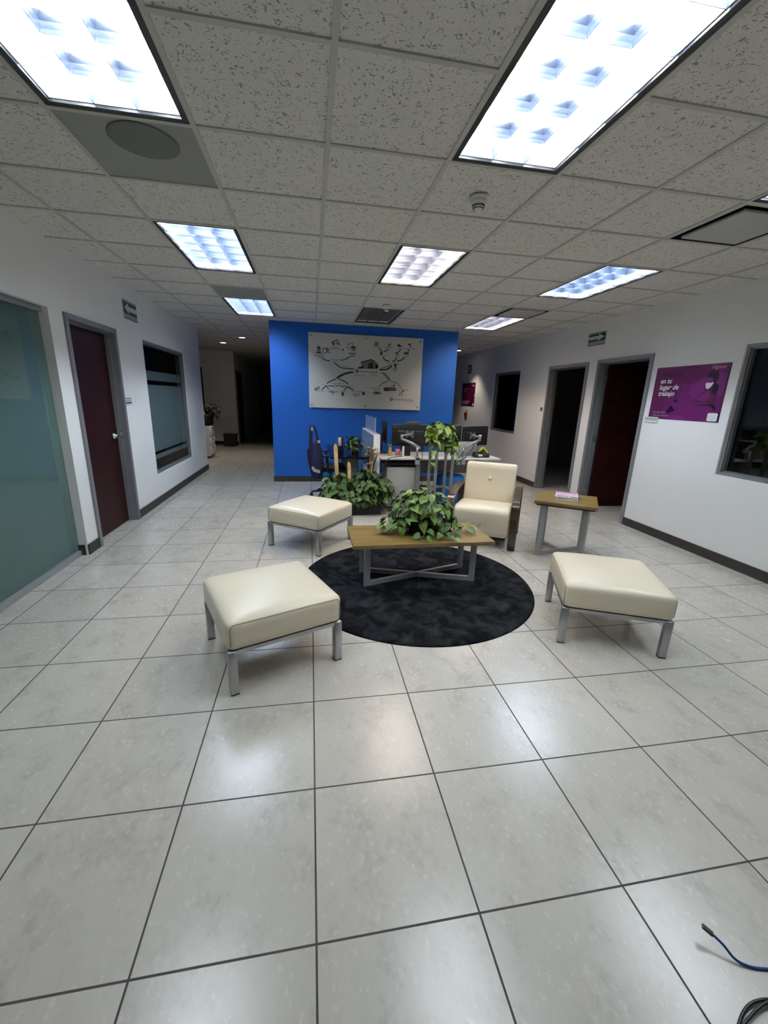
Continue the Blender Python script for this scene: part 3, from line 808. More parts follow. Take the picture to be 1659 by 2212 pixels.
# ------------------------------------------------------------------ plants
def leaf(b, base, d, nrm, L, W, m, droop=.25, fold=.25, tone=None):
    d = Vector(d).normalized(); nrm = Vector(nrm); nrm = (nrm-d*nrm.dot(d))
    if nrm.length < 1e-4: nrm = d.orthogonal()
    nrm.normalize(); s = d.cross(nrm)
    T_ = (0, .12, .35, .62, .85, 1); Wt = (.30, .46, .5, .36, .15, .0); off = (-.10, -.03, 0, 0, 0, 0)
    vs = []
    for t, wv, of in zip(T_, Wt, off):
        c_ = Vector(base)+d*(L*t)-nrm*(droop*L*t*t)
        e = d*(of*L)
        vs += [c_-s*(wv*W)+nrm*(fold*wv*W)+e, c_, c_+s*(wv*W)+nrm*(fold*wv*W)+e]
    fs = []
    for i in range(5):
        a = 3*i
        if i < 4: fs += [(a, a+1, a+4, a+3), (a+1, a+2, a+5, a+4)]
        else: fs += [(a, a+1, a+4), (a+1, a+2, a+4)]
    b.add(vs, fs, m, True, tone=random.random()*.98+.01 if tone is None else tone)
def foliage(centers, n, L, m, flat=.75, jitter=.25, droop=(.1, .6)):
    """leaves crowding ellipsoid mounds: centers = [(center, (rx,ry,rz), weight, zmin)]"""
    b = MB(); st = MB(); tot = sum(c_[2] for c_ in centers)
    for c_, R, wgt, zmin in centers:
        c_ = Vector(c_)
        for i in range(int(n*wgt/tot)):
            for _ in range(20):
                v = Vector((random.gauss(0, 1), random.gauss(0, 1), random.gauss(.25, .9)))
                v.normalize()
                k = 1-abs(random.gauss(0, jitter))
                p = c_+Vector((v.x*R[0], v.y*R[1], v.z*R[2]))*max(.3, k)
                if p.z > zmin: break
            else: continue
            out = Vector((v.x, v.y, 0)); out = out.normalized() if out.length > .05 else Vector((random.uniform(-1, 1), random.uniform(-1, 1), 0)).normalized()
            a = random.uniform(-.9, .9); out = Vector((out.x*math.cos(a)-out.y*math.sin(a), out.x*math.sin(a)+out.y*math.cos(a), 0))
            d_ = out*1.0+Vector((0, 0, random.uniform(-1.0, .35)-.3*(1-v.z)))
            nr = v*1.0+Vector((random.uniform(-.5, .5), random.uniform(-.5, .5), flat))
            l = L*random.uniform(.6, 1.15)
            leaf(b, p, d_, nr, l, l*random.uniform(.72, .9), m, random.uniform(*droop), random.uniform(.1, .45))
            if i % 3 == 0:
                root = c_+Vector((v.x*.06, v.y*.06, -R[2]*.5))
                root.z = max(root.z, zmin)
                mid = (root+p)/2+Vector((0, 0, .04))
                st.tube([root, mid, p], .0022, M['stem'], 4, False)
    return b, st
def vine(b, st, pts, L, m, step=.05, up_=(0, 0, 1)):
    P = smooth_path(pts, 6); st.tube(P, .0025, M['stem'], 5, True); acc = 0; side = 1
    for i in range(1, len(P)):
        acc += (P[i]-P[i-1]).length
        if acc > step:
            acc = 0; side = -side
            d0 = (P[i]-P[i-1]).normalized(); sd = d0.cross(Vector(up_))
            sd = sd.normalized() if sd.length > .1 else Vector((random.uniform(-1, 1), -1, 0)).normalized()
            l = L*random.uniform(.7, 1.1)
            q = P[i]+sd*side*.02+Vector((0, 0, .015))
            leaf(b, q, sd*side+d0*.4+Vector((0, -.3, random.uniform(-.4, .3))), (random.uniform(-.3, .3), -.8, .9), l, l*.82, m, .3, .25)

TZ = .4142
pc = thing('potted_pothos', 'bushy pothos in a black pot trailing over the coffee table', 'plant', (.925, 2.50, TZ))
MB().lathe([(.085, 0), (.09, .004), (.118, .15), (.122, .16), (.112, .16), (.106, .14), (0, .138)], M['blackm'], 36).build('pot', pc)
MB().lathe([(0, .1385), (.105, .1385)], M['soil'], 28).build('soil', pc)
MB().lathe([(.0, .0), (.12, .0), (.138, .014), (.134, .016), (.118, .004), (0, .004)], M['black'], 36).build('saucer', pc)
b, st = foliage([((0, .02, .21), (.26, .21, .17), 1.0, .13), ((-.2, 0, .1), (.13, .11, .08), .22, .03), ((.18, -.06, .1), (.15, .12, .09), .30, .03)], 200, .092, M['leaf'])
vine(b, st, [(.12, -.05, .14), (.2, -.1, .07), (.3, -.11, .03), (.42, -.07, .04), (.52, -.04, .05)], .1, M['leaf'], .045)
vine(b, st, [(.02, -.14, .12), (0, -.2, .05), (-.05, -.25, .02), (-.02, -.29, .018)], .085, M['leaf'], .07)
vine(b, st, [(.1, -.12, .1), (.13, -.2, .05), (.17, -.26, .02), (.24, -.27, .02)], .085, M['leaf'], .05)
vine(b, st, [(-.12, -.03, .14), (-.2, -.05, .08), (-.29, -.01, .03), (-.34, .02, .02)], .085, M['leaf'], .06)
b.build('foliage', pc); st.build('stems', pc)

pp = thing('floor_planter', 'long black planter of dark green pothos with cut bamboo canes', 'planter', (.565, 4.66, 0))
bx = MB(); hx, hy, hz = .36, .17, .26
bx.box(-hx, hx, -hy, -hy+.012, 0, hz, M['blackm']).box(-hx, hx, hy-.012, hy, 0, hz, M['blackm']).box(-hx, -hx+.012, -hy+.012, hy-.012, 0, hz, M['blackm']).box(hx-.012, hx, -hy+.012, hy-.012, 0, hz, M['blackm']).box(-hx+.012, hx-.012, -hy+.012, hy-.012, 0, .02, M['blackm'])
bx.build('box', pp)
MB().box(-hx+.012, hx-.012, -hy+.012, hy-.012, .2, .225, M['soil']).build('soil', pp)
b, st = foliage([((-.24, 0, .32), (.24, .22, .23), 1.0, .16), ((.17, -.02, .34), (.27, .22, .27), 1.25, .14), ((.0, -.16, .22), (.36, .1, .12), .5, .1), ((.38, -.05, .3), (.16, .14, .2), .35, .14)], 360, .112, M['leafd'])
vine(b, st, [(.3, 0, .4), (.4, -.03, .46), (.47, -.05, .42), (.52, -.07, .35), (.54, -.08, .26)], .13, M['leafd'], .06)
vine(b, st, [(-.3, -.1, .35), (-.4, -.1, .3), (-.47, -.1, .22), (-.5, -.1, .15)], .11, M['leafd'], .06)
b.build('foliage', pp); st.build('stems', pp)
def bamboo(x, y, z0, z1, r, lean, label):
    o = thing('bamboo_cane', label, 'bamboo cane', (.565+x, 4.66+y, 0), 0, 'cut bamboo canes in the planter')
    b = MB(); n = 18; vs = []; hgt = z1-z0
    rows = [0, .3, .32, .34, .7]
    for q in (1.0, .78):
        for t in rows+[None]:
            for j in range(n):
                a = 2*PI*j/n
                if t is None: z = z1-.055*(1-math.cos(a-PI/2))
                else: z = z0+(hgt-.16)*t
                rr = r*q*(1.06 if t == .32 else 1)
                vs.append((rr*math.cos(a)+lean*(z-z0), rr*math.sin(a), z))
    k = len(rows)+1; fo = []; fi = []
    for i in range(k-1):
        for j in range(n):
            fo.append((i*n+j, i*n+(j+1) % n, (i+1)*n+(j+1) % n, (i+1)*n+j))
            o2 = k*n
            fi.append((o2+i*n+(j+1) % n, o2+i*n+j, o2+(i+1)*n+j, o2+(i+1)*n+(j+1) % n))
    for j in range(n): fo.append(((k-1)*n+j, (k-1)*n+(j+1) % n, (2*k-1)*n+(j+1) % n, (2*k-1)*n+j))
    b.add(vs, fo, M['bamboo'], True); o2 = len(b.v)
    b.f += fi; b.mi += [b.mid(M['bambooi'])]*len(fi); b.sm += [True]*len(fi); b.tone += [.5]*len(fi)
    b.build('culm', o)
bamboo(-.21, -.02, .226, .93, .026, -.05, 'tallest cut bamboo cane, above the planter by the black desk')
bamboo(-.055, -.07, .226, .70, .024, -.03, 'shorter cut bamboo cane standing in the middle of the planter')
bamboo(.225, .03, .226, .80, .024, .03, 'cut bamboo cane with a dark hollow, against the white desk screen')

# dried flowers behind the planter
df = thing('dried_flower', 'dried beige flower stems rising from the planter next to the desk screen', 'dried flowers', (.79, 4.67, .226))
b = MB()
for i in range(14):
    a = random.uniform(-.5, .5); t = Vector((random.uniform(-.05, .16), random.uniform(-.05, .03), random.uniform(.40, .66)))
    b.tube(smooth_path([(0, 0, 0), (t.x*.3, t.y*.3, t.z*.5), t], 4), .0028, M['leafb'], 5)
    if i < 10:
        h = MB()
        for k in range(9): leaf(h, t, (math.cos(k*1.25+a), math.sin(k*1.25+a), random.uniform(-.5, .9)), (0, 0, 1), .05, .05, M['petal'], -.2, .3)
        h.build('flower_head', df)
b.build('stems', df)

# ------------------------------------------------------------------ aluminium plant stand
ps = thing('plant_stand', 'tall open stand of silver aluminium profiles holding a variegated pothos', 'plant stand', (1.665, 4.31, 0), math.radians(5))
a = .112; top = 1.0; q = .0155
for sx in (-1, 1):
    for sy in (-1, 1):
        b = MB(); x, y = sx*a, sy*a
        b.box(x-q, x+q, y-q, y+q, 0, top, M['alu'])
        for u, v in ((1, 0), (-1, 0), (0, 1), (0, -1)):
            if u: b.box(x+u*q-.0004 if u > 0 else x-q-.0004, x+q+.0004 if u > 0 else x-q+.0004, y-.004, y+.004, .01, top-.01, M['grey'])
            else: b.box(x-.004, x+.004, y+v*q-.0004 if v > 0 else y-q-.0004, y+q+.0004 if v > 0 else y-q+.0004, .01, top-.01, M['grey'])
        b.build('leg', ps)
for z in (.40, top-.016):
    MB().box(-a+q, a-q, a-q, a+q, z-q, z+q, M['alu']).build('rail', ps)
    for sx in (-1, 1): MB().box(sx*a-q, sx*a+q, -a+q, a-q, z-q, z+q, M['alu']).build('rail', ps)
MB().box(-a+q, a-q, -a-q, -a+q, top-.016-q, top-.016+q, M['alu']).build('rail', ps)
MB().box(-a-q, a+q, -a-q, a+q, top, top+.006, M['grey']).build('top_plate', ps)
sp = thing('potted_pothos', 'variegated pothos trailing from the top of the silver stand', 'plant', (1.665, 4.31, top+.0062))
MB().lathe([(.06, 0), (.064, .004), (.08, .1), (.084, .11), (.074, .11), (.07, .095), (0, .093)], M['grey'], 28).build('pot', sp)
b, st = foliage([((-.02, -.02, .12), (.19, .17, .14), 1.0, -.02), ((.1, -.1, .0), (.09, .07, .1), .3, -.14), ((-.1, -.13, .0), (.06, .05, .06), .1, -.1)], 150, .088, M['leafy'])
vine(b, st, [(-.08, -.1, .1), (-.15, -.15, .06), (-.165, -.165, -.06), (-.17, -.165, -.2), (-.165, -.16, -.34)], .085, M['leafy'], .055, (1, 0, 0))
vine(b, st, [(.1, -.12, .05), (.12, -.17, 0), (.1, -.175, -.1), (.13, -.17, -.17)], .085, M['leafy'], .05, (1, 0, 0))
b.build('foliage', sp); st.build('stems', sp)

# ------------------------------------------------------------------ desks and screen
DZ = .742
def desk_legs(r, x0, x1, y0, y1, m, z):
    for x in (x0, x1):
        MB().box(x-.025, x+.025, (y0+y1)/2-.04, (y0+y1)/2+.04, .03, z, m).box(x-.03, x+.03, y0+.05, y1-.05, 0, .03, m).build('leg', r)
dk = thing('desk', 'white topped desk carrying the monitors, behind the plant stand', 'desk', (0, 0, 0))
MB().rbox(.945, 2.69, 4.72, 5.42, DZ-.028, DZ, .004, M['desk'], seg=1).build('desktop', dk)
MB().box(1.455, 1.515, 4.76, 5.36, 0, DZ-.029, M['grey']).build('leg', dk)
MB().box(2.56, 2.62, 5.2, 5.36, 0, DZ-.029, M['grey']).build('leg', dk)
MB().box(1.05, 2.6, 5.36, 5.385, .42, DZ-.029, M['grey']).build('modesty_panel', dk)
MB().box(1.06, 1.44, 4.80, 4.98, .628, .64, M['black']).box(1.06, 1.44, 4.80, 4.806, .64, .66, M['black']).box(1.06, 1.075, 4.8, 4.98, .64, DZ-.029, M['black']).box(1.425, 1.44, 4.8, 4.98, .64, DZ-.029, M['black']).build('cable_tray', dk)
bd = thing('desk', 'black glass topped desk against the screen, by the blue wall', 'desk', (0, 0, 0))
MB().box(.262, .838, 4.74, 6.3, DZ-.022, DZ, M['blackg']).build('desktop', bd)
MB().box(.53, .68, 5.1, 5.25, .42, DZ-.08, M['lgrey']).box(.47, .74, 5.06, 5.29, DZ-.08, DZ-.05, M['lgrey']).box(.5, .71, 5.08, 5.27, DZ-.05, DZ-.0225, M['lgrey']).box(.55, .66, 5.12, 5.23, .03, .42, M['lgrey']).box(.42, .79, 5.0, 5.35, 0, .03, M['grey']).build('leg', bd)
MB().box(.50, .72, 6.0, 6.2, 0, DZ-.0225, M['grey']).build('leg', bd)
ds = thing('desk_screen', 'white framed desk screen with grey glass dividing the two desks', 'desk screen', (0, 0, 0))
X0, X1, Y0, Y1, Z0, Z1 = .848, .936, 4.78, 6.1, .50, 1.045
b = MB().rbox(X0, X1, Y0, Y0+.05, Z0-.5, Z1, .004, M['white'], seg=1).rbox(X0, X1, Y1-.05, Y1, Z0-.5, Z1, .004, M['white'], seg=1)
b.box(X0, X1, Y0+.05, Y1-.05, Z1-.03, Z1, M['white']).box(X0, X1, Y0+.05, Y1-.05, Z0, Z0+.03, M['white']); b.build('frame', ds)
MB().box(X0+.02, X1-.02, Y0+.05, Y1-.05, Z0+.03, Z1-.03, M['lgrey']).build('infill', ds)
MB().box(X0-.006, X0-.0005, Y0+.012, Y1-.01, Z0+.01, Z1-.012, M['smoke']).build('glass', ds)
MB().box(.886, .896, 4.95, 6.0, Z1, 1.262, M['acryl']).build('acrylic_panel', ds)
cb = thing('drawer_cabinet', 'white metal drawer pedestal under the white desk', 'cabinet', (1.25, 5.0, 0))
MB().rbox(-.2, .2, -.2, .25, .03, .6, .005, M['lgrey'], seg=1).build('body', cb)
for i, (z0, z1) in enumerate(((.04, .3), (.305, .45), (.455, .595))):
    MB().box(-.195+.39, -.195+.405, -.19, .24, z0, z1, M['white']).build('drawer', cb)
MB().box(-.18, .18, -.18, .23, 0, .03, M['black']).build('plinth', cb)

# ------------------------------------------------------------------ monitors and arms
def monitor(loc, rot, w_, h_, label, stand=None, tilt=0.0):
    """back faces local -y"""
    r = thing('monitor', label, 'monitor', loc, rot, 'black monitors on the white desk')
    T = Matrix.Rotation(tilt, 4, 'X')
    MB().rbox(-w_/2, w_/2, 0, .016, 0, h_, .006, M['black'], T=T, seg=2).rbox(-w_*.36, w_*.36, -.018, .001, h_*.1, h_*.72, .014, M['black'], T=T, seg=2).build('case', r)
    MB().box(-w_/2+.006, w_/2-.006, .016, .0172, .012, h_-.006, M['blackg'], T=T).build('screen', r)
    if stand:
        MB().box(-.03, .03, -.036, -.019, -stand+.012, h_*.45, M['black']).build('stand_neck', r)
        MB().rbox(-.11, .11, -.12, .08, -stand, -stand+.012, .004, M['black'], seg=1).build('stand_foot', r)
    return r
def lathe_tube(b, p, z0, z1, r_, m): return b.lathe([(r_, z0), (r_, z1)], m, 16, T=Matrix.Translation((p[0], p[1], 0)))
mon1 = monitor((1.42, 5.03, .875), 0, .55, .305, 'black monitor facing away, its back on a silver arm near the pink cup')
mon2 = monitor((1.93, 5.10, .875), math.radians(-4), .54, .305, 'black monitor facing away, mostly behind the plant on the stand')
mon3 = monitor((2.455, 5.165, .875), math.radians(23), .53, .29, 'dark grey monitor at the open end of the white desk, angled')
monitor((1.06, 5.22, .90), math.radians(-90), .40, .31, 'black monitor seen edge on beside the desk screen', stand=.1575)
def arm(mon, base, elbow, knuckle, plate, pr, white_top=False):
    """silver arm clamped to the desk edge; a part of the monitor it carries"""
    W = (Matrix.Translation(mon.location) @ mon.rotation_euler.to_matrix().to_4x4()).inverted()
    def put(mb, name, parent):
        mb.v = [W @ p for p in mb.v]; return mb.build(name, parent)
    bx_, by_ = base
    e = Vector(elbow); k = Vector(knuckle); p = Vector(plate)
    b = MB().tube([(bx_, by_, e.z), e], .016, M['alug'], 12); b.tube([e, e+(k-e)*.5+Vector((0, 0, .01)), k], [.021, .02, .019], M['alug'], 12)
    r = put(b, 'arm', mon); r['label'] = 'silver jointed monitor arm'
    c_ = MB().box(bx_-.03, bx_+.03, by_-.05, by_-.012, DZ-.09, DZ-.03, M['lgrey']).box(bx_-.03, bx_+.03, by_-.05, by_-.034, DZ-.03, DZ+.004, M['lgrey']).box(bx_-.035, bx_+.035, by_-.05, by_+.05, DZ+.0005, DZ+.012, M['lgrey'])
    put(c_, 'clamp', r)
    put(lathe_tube(MB(), base, DZ+.012, elbow[2]+.02, .016, M['alug']), 'post', r)
    b = MB(); lathe_tube(b, k, k.z-.01, k.z+.055, .017, M['alug'])
    if white_top: b.lathe([(.024, k.z+.055), (.024, k.z+.068), (.015, k.z+.075), (0, k.z+.076)], M['white'], 16, T=Matrix.Translation((k.x, k.y, 0)))
    put(b, 'knuckle', r)
    b = MB().tube([k+Vector((0, 0, .04)), (k+p)/2+Vector((0, 0, .02)), p-Vector(pr)*.03], .014, M['alug'], 10)
    T = frame(p, Vector(pr).cross(Vector((0, 0, 1)))*-1, (0, 0, 1))
    pl_ = [(-.055, -.05), (-.03, -.05), (0, -.018), (.03, -.05), (.055, -.05), (.055, .05), (.03, .05), (0, .018), (-.03, .05), (-.055, .05)]
    b.prism(pl_, -.004, .004, M['alu'], T=T); b.tube([p-Vector(pr)*.035, p], .02, M['alug'], 12)
    put(b, 'mount_plate', r)
arm(mon1, (1.46, 4.77), (1.50, 4.80, .872), (1.25, 4.86, .99), (1.40, 5.006, 1.04), (0, 1, 0))
arm(mon3, (2.14, 4.79), (2.15, 4.83, .862), (2.42, 4.90, .985), (2.385, 5.10, 1.03), (-.39, .92, 0), True)
arm(mon2, (2.06, 4.79), (2.09, 4.83, .862), (2.01, 4.88, .96), (1.93, 5.07, 1.0), (0, 1, 0), True)
tag(MB().rbox(2.125, 2.43, 5.02, 5.035, DZ, .948, .004, M['lgrey'], seg=1).box(2.22, 2.33, 5.035, 5.1, DZ, DZ+.008, M['grey']).build('display_back'), 'light grey upright panel on the white desk behind the twin arms', 'screen')

# ------------------------------------------------------------------ small things on the desks
tag(MB().box(1.30, 1.40, 4.93, 5.05, DZ+.0005, .865, M['black']).build('computer_box'), 'small black computer box under the monitor near the pink cup', 'computer')
tag(MB().rbox(1.27, 1.298, 4.86, 4.90, DZ+.0005, .885, .005, M['white'], seg=2).build('power_adapter'), 'small white adapter standing beside the black computer box', 'adapter')
cp = thing('cup', 'pink cup on the white desk', 'cup', (1.232, 5.0, DZ+.0005))
MB().lathe([(.03, 0), (.036, .01), (.038, .085), (.034, .085), (.032, .01), (0, .008)], M['pink'], 24).build('body', cp)
MB().tube(smooth_path([(.036, 0, .07), (.06, 0, .065), (.062, 0, .035), (.037, 0, .02)], 5), .005, M['pink'], 8).build('handle', cp)
tag(MB().box(1.10, 1.30, 5.1, 5.3, DZ+.0005, DZ+.004, M['paper']).build('paper_sheet'), 'white sheet of paper lying behind the pink cup', 'paper')
rb = thing('rabbit_figurine', 'small pale wooden rabbit figurine on the white desk', 'figurine', (1.105, 4.93, DZ+.0005))
MB().lathe([(.024, 0), (.03, .02), (.028, .06), (.02, .085), (.024, .1), (.02, .118), (0, .124)], M['wood'], 16).build('body', rb)
for s in (-1, 1): MB().lathe([(.004, 0), (.009, .02), (.007, .045), (0, .055)], M['wood'], 10, T=Matrix.Translation((s*.01, 0, .118)) @ Matrix.Rotation(s*.2, 4, 'Y')).build('ear', rb)
sc = thing('barcode_scanner', 'lime and black barcode scanner in a black cradle on the desk end', 'scanner', (2.44, 4.86, DZ+.0005))
MB().rbox(-.115, .115, -.06, .06, 0, .055, .012, M['black'], seg=2).box(-.10, .10, -.045, .045, .055, .057, M['blackm']).build('cradle', sc)
MB().rbox(-.1, .06, -.03, .03, .06, .098, .012, M['black'], T=Matrix.Rotation(-.22, 4, 'Y'), seg=2).build('head', sc)
MB().tube(smooth_path([(-.03, 0, .08), (.02, 0, .13), (.06, 0, .105), (.1, 0, .06)], 5), [.018]*16, M['lime'], 10).build('grip', sc)
MB().box(-.06, .0, -.0615, -.06, .02, .045, M['paper']).build('tag_sticker', sc)
wb = thing('router_box', 'white fronted black box standing on the black desk', 'router', (.425, 5.25, DZ+.0005))
MB().rbox(-.03, .045, -.028, .1, 0, .222, .006, M['black'], seg=2).build('case', wb)
MB().rbox(-.032, .012, -.034, -.0285, .1, .22, .003, M['white'], seg=1).box(-.015, .0, -.0345, -.034, .118, .128, M['ink']).build('front_cover', wb)
vp = thing('potted_vine', 'leafy vine in a small brown pot on the black desk', 'plant', (.64, 5.2, DZ+.0005))
MB().lathe([(.045, 0), (.055, .1), (.06, .11), (.05, .11), (0, .1)], mat('brown_pot', (92, 52, 36), .6), 24).build('pot', vp)
b, st = foliage([((-.02, 0, .14), (.12, .12, .13), 1, .01)], 110, .062, M['leafd'], jitter=.4)
b.build('foliage', vp); st.build('stems', vp)

def cable(name, pts, r_, m, label, T=None):
    return tag(MB().tube(smooth_path(pts, 8), r_, m, 8).build(name), label, 'cable')
cable('power_cable', [(1.36, 4.94, DZ+.006), (1.25, 4.85, DZ+.006), (1.12, 4.75, DZ+.005), (1.04, 4.705, DZ-.01), (1.0, 4.70, .66), (.97, 4.71, .55)], .005, M['cable'], 'black cable draped from the computer box over the white desk edge')
cable('power_cable', [(1.49, 4.74, .87), (1.52, 4.70, .78), (1.5, 4.69, .66), (1.535, 4.72, .4), (1.54, 4.75, .05), (1.53, 4.77, .006)], .005, M['cable'], 'black cable hanging down beside the arm near the pink cup')
cable('power_cable', [(2.15, 4.80, .85), (2.10, 4.74, .79), (2.0, 4.70, .72), (1.9, 4.70, .62), (1.75, 4.72, .56)], .006, M['cable'], 'black cable falling from the twin arms past the plant stand')
cable('power_cable', [(2.36, 4.93, .965), (2.28, 4.80, .88), (2.18, 4.73, .78), (2.05, 4.70, .70), (1.95, 4.72, .58)], .006, M['cable'], 'thick black cable running along the arm of the angled monitor')

# ------------------------------------------------------------------ office chairs, bag, stool
def office_chair(loc, rot, label, back_m, seat_m, hb=1.05):
    r = thing('office_chair', label, 'office chair', loc, rot, 'black office chairs')
    for i in range(5):
        a_ = 2*PI*i/5+.3; e = Vector((math.cos(a_)*.3, math.sin(a_)*.3, .075))
        b = MB().tube([(0, 0, .11), e*.6+Vector((0, 0, .045)), e], [.026, .02, .014], M['black'], 8)
        lg = b.build('base_leg', r)
        MB().tube([e+Vector((math.sin(a_)*.022, -math.cos(a_)*.022, -.047)), e+Vector((-math.sin(a_)*.022, math.cos(a_)*.022, -.047))], .028, M['blackm'], 14).tube([e, e+Vector((0, 0, -.03))], .006, M['black'], 6).build('caster', lg)
    MB().lathe([(.03, .09), (.03, .25), (.02, .25), (.02, .42)], M['black'], 14).build('column', r)
    cushion_mesh(.24, .23, .42, .50, .035, .01, seat_m, 8).build('seat', r)
    b = MB(); nx, nz = 8, 8; vs = []; z0, z1 = .58, hb
    for j in range(nz+1):
        for i in range(nx+1):
            u = -1+2*i/nx; v = j/nz
            wd = .22*(1-.25*max(0, v-.75)/.25*abs(u)**.5)*(.85+.3*v-.2*v*v)
            vs.append((u*wd, .24+.05*v-.05*u*u*-1*-1+.03*math.sin(v*PI), z0+(z1-z0)*v-(.05*u*u if j == nz else 0)))
    n_ = len(vs); vs += [(x, y+.03, z) for x, y, z in vs]
    fs = []
    for j in range(nz):
        for i in range(nx):
            a_ = j*(nx+1)+i; fs.append((a_, a_+1, a_+nx+2, a_+nx+1)); fs.append((n_+a_+nx+1, n_+a_+nx+2, n_+a_+1, n_+a_))
    edge = [i for i in range(nx+1)]+[(j)*(nx+1)+nx for j in range(1, nz+1)]+[nz*(nx+1)+i for i in range(nx-1, -1, -1)]+[j*(nx+1) for j in range(nz-1, 0, -1)]
    for p_, q_ in zip(edge, edge[1:]+edge[:1]): fs.append((q_, p_, n_+p_, n_+q_))
    b.add(vs, fs, back_m, True); b.build('backrest', r)
    MB().tube(smooth_path([(0, .1, .40), (0, .27, .42), (0, .33, .55), (0, .34, .75)], 5), .018, M['black'], 8).build('back_support', r)
    for s in (-1, 1):
        MB().tube(smooth_path([(s*.2, .05, .41), (s*.28, .05, .45), (s*.29, .06, .66)], 4), .014, M['black'], 8).rbox(s*.29-.035, s*.29+.035, -.1, .14, .66, .69, .012, M['black'], seg=2).build('arm', r)
    return r
bag_chair = office_chair((.30, 5.62, 0), math.radians(90), 'black office chair with a navy bag hung on it, by the black desk', M['black'], M['blackm'], .84)
office_chair((1.72, 5.86, 0), math.radians(2), 'black office chair behind the white desk, only its top showing', M['black'], M['blackm'], 1.17)
hk = MB().tube(smooth_path([(.10, 5.43, .76), (.105, 5.31, .87), (.095, 5.262, .99), (.065, 5.252, 1.085), (.045, 5.236, 1.106), (.04, 5.215, 1.10)], 5), .008, M['black'], 8)
W = (Matrix.Translation(bag_chair.location) @ bag_chair.rotation_euler.to_matrix().to_4x4()).inverted()
hk.v = [W @ q for q in hk.v]; hk.build('coat_hanger_bar', bag_chair)
bg = thing('sling_bag', 'navy blue sling bag with grey patches hanging from the office chair', 'bag', (.015, 5.235, .02))
b = MB(); prof = [(.04, .33), (.085, .36), (.115, .44), (.12, .55), (.11, .66), (.085, .76), (.055, .84), (.03, .88)]
n = 20
vs = [(r_*math.cos(2*PI*j/n)*.85+.07-.25*(z-.33)*(z-.33)*0+(.03 if z > .5 else 0)*0, r_*math.sin(2*PI*j/n)*.5, z) for r_, z in prof for j in range(n)]
fs = [(i*n+j, i*n+(j+1) % n, (i+1)*n+(j+1) % n, (i+1)*n+j) for i in range(len(prof)-1) for j in range(n)]+[tuple(range(n-1, -1, -1)), tuple((len(prof)-1)*n+j for j in range(n))]
b.add(vs, fs, M['navy'], True); b.build('body', bg)
b = MB()
def strap(pts, wd=.04):
    P = smooth_path(pts, 5); vs = []
    for p in P: vs += [(p.x-wd/2, p.y-.004, p.z), (p.x+wd/2, p.y-.004, p.z), (p.x+wd/2, p.y+.004, p.z), (p.x-wd/2, p.y+.004, p.z)]
    fs = [(4*i+j, 4*i+(j+1) % 4, 4*i+4+(j+1) % 4, 4*i+4+j) for i in range(len(P)-1) for j in range(4)]+[(3, 2, 1, 0), tuple(4*len(P)-4+j for j in range(4))]
    b.add(vs, fs, M['navy'])
strap([(.09, -.01, .86), (.075, -.01, .96), (.05, 0, 1.05), (.03, .0, 1.10)], .034)
strap([(.03, .0, 1.10), (0, -.0, 1.09), (-.01, -.01, .95), (-.015, -.015, .75), (-.02, -.02, .55), (.0, -.03, .45)], .05)
b.build('strap', bg)
MB().box(.012-.02, .012+.012, -.0125, -.0105, 1.03, 1.085, M['lgrey']).box(.1-.018, .1+.018, -.052, -.05, .86, .9, M['lgrey']).build('label_patch', bg)
MB().prism([(0, 0), (.03, -.05), (.12, -.075), (.125, -.03), (.06, -.01), (.02, .035)], -.003, .003, M['lgrey'], T=frame((-.01, -.064, .50), (1, 0, 0), (0, 0, 1))).build('reflective_patch', bg)
st_ = thing('pouf_stool', 'bright blue upholstered drum stool under the white desk', 'stool', (2.06, 5.02, 0))
MB().lathe([(.19, .03), (.205, .06), (.205, .41), (.195, .44), (.17, .455), (.1, .462), (0, .463)], M['bluef'], 40).build('cushion', st_)
MB().lathe([(.17, 0), (.17, .03)], M['black'], 32).build('base', st_)

# ------------------------------------------------------------------ wall things
def plate_T(side, y, z, off=0.0):
    if side == 'R': return frame((XR-off, y, z), (0, -1, 0), (0, 0, 1))
    if side == 'L': return frame((XL+off, y, z), (0, 1, 0), (0, 0, 1))
    return frame((y, YB-off, z), (1, 0, 0), (0, 0, 1))
def circ(cx, cy, r_, n=18, ry=None, a0=0, a1=2*PI):
    return [(cx+r_*math.cos(a0+(a1-a0)*i/n), cy+(ry or r_)*math.sin(a0+(a1-a0)*i/n)) for i in range(n if abs(a1-a0-2*PI) < 1e-6 else n+1)]

